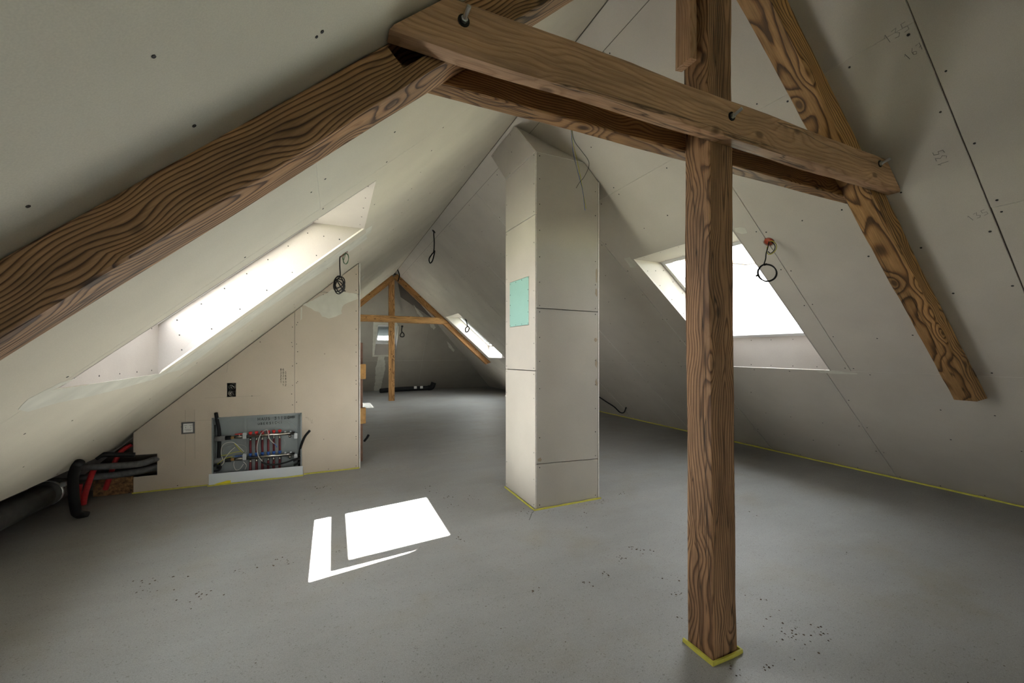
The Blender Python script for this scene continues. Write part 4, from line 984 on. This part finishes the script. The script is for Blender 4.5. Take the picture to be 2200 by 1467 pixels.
# loose wires by the chimney head
lw = empty('loose_wires', (2.05, 3.2, 3.60), 'thin loose wires dangling in front of the chimney casing', 'wires')
for pts, m, r in (([(1226, 262), (1228, 290), (1232, 330), (1243, 375), (1252, 410), (1257, 452)], BLUEC, 0.0024), ([(1227, 262), (1230, 300), (1240, 345), (1248, 385), (1254, 420), (1259, 448)], YELC, 0.0026),
                  ([(1227, 262), (1233, 300), (1250, 325), (1263, 343), (1265, 358), (1255, 380), (1245, 392), (1238, 404)], BLACK, 0.0022), ([(1228, 262), (1229, 300), (1231, 330), (1240, 365)], GREYC, 0.0020)):
    P = [on_y(x, y, 3.15) for x, y in pts]; P[0] = on_right(1226, 250) if False else P[0]
    tube('wire', P, r, m, lw, 5, 5)
tp = on_right(1227, 262)
outlet(lw, V((2.235, 3.15, zr(2.235))) if False else V((on_y(1227, 262, 3.15).x, 3.15, min(zr(on_y(1227, 262, 3.15).x), 3.79))), nR, 0.02, BLACK)
# stub of wire near the ridge and a loose cable at the foot of the right slope
tag(tube('cable', [on_right(1287, 846)+nR*0.06, on_right(1305, 858)+nR*0.06, on_right(1322, 870)+nR*0.05, on_right(1335, 881)+nR*0.06, on_right(1343, 882)+nR*0.05, on_right(1346, 874)+nR*0.02], 0.014, BLACK, None, 8), 'black cable end curling out of the right slope behind the casing', 'cable')
tag(tube('wire_stub', [on_right(1305, 121)+nR*0.002, on_right(1300, 113)+nR*0.03, on_right(1297, 108)+nR*0.06], 0.003, GREYC, None, 6), 'short grey wire stub poking from the slope above the tie beam', 'wire')

# ------------------------------------------------------------------ things beyond the partition edge
st = empty('timber_stud', (0.345, 5.86, 0), 'reddish stud with two pine blocks behind the partition edge', 'stud')
box('stud', (0.313, 5.80, 0.0), (0.362, 5.90, 1.62), REDWOOD, st, 0.004)
for z0, z1 in ((1.13, 1.33), (0.53, 0.74)):
    box('block', (0.313, 5.70, z0), (0.395, 5.80, z1), PINE, st, 0.004)
tag(tube('conduit', [(0.385, 5.86, 0.26), (0.42, 5.84, 0.31), (0.44, 5.83, 0.35)], 0.016, BLACK, None, 8), 'short black conduit end beside the reddish stud', 'conduit')
# black pipe along the foot of the hipped end
bp = empty('waste_pipe', (2.6, 15.4, 0), 'black waste pipe lying along the foot of the hipped end', 'pipe')
A, B = on_floor(818, 845), on_floor(930, 840.5)
tube('barrel', [V((A.x, 15.1, 0.075)), V((A.x+0.5, 15.25, 0.09)), V((A.x+1.2, 15.3, 0.10)), V((B.x, 15.3, 0.10))], 0.085, BLACK, bp, 14)
tube('elbow', [V((B.x-0.1, 15.3, 0.10)), V((B.x+0.05, 15.3, 0.13)), V((B.x+0.12, 15.3, 0.30))], 0.10, BLACK, bp, 14)
for x in (B.x-0.42, B.x-0.65): box('clip', (x, 15.19, 0.10), (x+0.10, 15.215, 0.19), PAPER, bp)

# ------------------------------------------------------------------ dirt on the floor
bm = bmesh.new()
def crumb(c, r):
    vs_ = []
    for k in range(5):
        a = 2*math.pi*k/5+random.random(); vs_.append(bm.verts.new((c.x+math.cos(a)*r*random.uniform(.6, 1.3), c.y+math.sin(a)*r*random.uniform(.6, 1.3), 0.0004)))
    t = bm.verts.new((c.x, c.y, r*random.uniform(0.3, 0.9)))
    for k in range(5): bm.faces.new([vs_[k], vs_[(k+1) % 5], t])
SPOTS = [(1700, 1358, 26, .13), (1780, 1365, 10, .06), (1640, 1430, 5, .04), (1587, 1450, 5, .03), (1378, 1180, 14, .08), (1335, 1200, 10, .07), (1300, 1232, 9, .06), (1250, 1250, 7, .06), (1148, 1268, 9, .05),
         (1455, 1275, 10, .06), (1445, 1245, 6, .05), (985, 1155, 7, .05), (955, 1070, 12, .09), (930, 1055, 6, .06), (1010, 1070, 8, .09), (985, 1085, 8, .09), (605, 1205, 12, .07), (520, 1225, 10, .09), (430, 1285, 12, .09),
         (330, 1270, 10, .10), (320, 1250, 8, .08), (1230, 1110, 6, .15), (1290, 1120, 8, .2), (1340, 1060, 8, .1), (1820, 1190, 4, .05), (1290, 1075, 8, .08), (1120, 1100, 8, .08), (920, 1045, 6, .05), (1480, 1350, 5, .1), (1630, 1310, 5, .2), (690, 1045, 8, .15), (650, 1080, 6, .15), (735, 1180, 4, .05), (1610, 1105, 5, .1)]
for x, y, n, s in SPOTS:
    c = on_floor(x, y)
    for k in range(n):
        crumb(c + V((random.gauss(0, s*0.55), random.gauss(0, s*0.55), 0)), random.uniform(0.0022, 0.0075)*(1+0.02*c.length**2*0.3))
for k in range(260):
    crumb(V((random.uniform(-1.5, 5.5), random.uniform(0.6, 7.5), 0)), random.uniform(0.0012, 0.0045))
for k in range(60):          # swept against the casing
    crumb(V((random.uniform(cx0-0.12, cx1+0.15), cy0-0.05-abs(random.gauss(0, 0.05)), 0)), random.uniform(0.002, 0.005))
tag(from_bm('floor_dirt', bm, DIRT), 'scattered dark crumbs of dried mud on the screed', 'dirt', kind='stuff')
a, b = on_floor(1147, 1099), on_floor(1137, 1117)
strokes('crack', [[(0, 0), (0.03, 0.012), (0.06, 0.008), ((b-a).length, 0)]], a, (b-a), (b-a).cross(V((0, 0, 1))), (0, 0, 1), INK, floor, 0.0018)

# ------------------------------------------------------------------ outside
gr = prism('ground', shape_rect(-900, 900, -900, 900), [], PZ(-8.5, 1), 0, -0.5, GRASS); tag(gr, 'meadow outside far below the roof windows', 'ground', kind='structure')
bm = bmesh.new(); prev = None
for k in range(61):
    a = math.radians(-70 + 140*k/60); h = 22+9*noise.noise(V((k*0.17, 2, 0)))+5*noise.noise(V((k*0.6, 5, 0)))+2.5*noise.noise(V((k*2.3, 1, 0)))
    d = V((math.cos(a), math.sin(a), 0)); row = [bm.verts.new(d*300+V((0, 0, -9))), bm.verts.new(d*340+V((0, 0, h*0.7))), bm.verts.new(d*380+V((0, 0, h))), bm.verts.new(d*460+V((0, 0, -9)))]
    if prev:
        for i in range(3): bm.faces.new([prev[i], row[i], row[i+1], prev[i+1]])
    prev = row
tag(from_bm('hills', bm, HILL, smooth=True), 'low wooded hills on the horizon beyond the right roof window', 'hills', kind='structure')
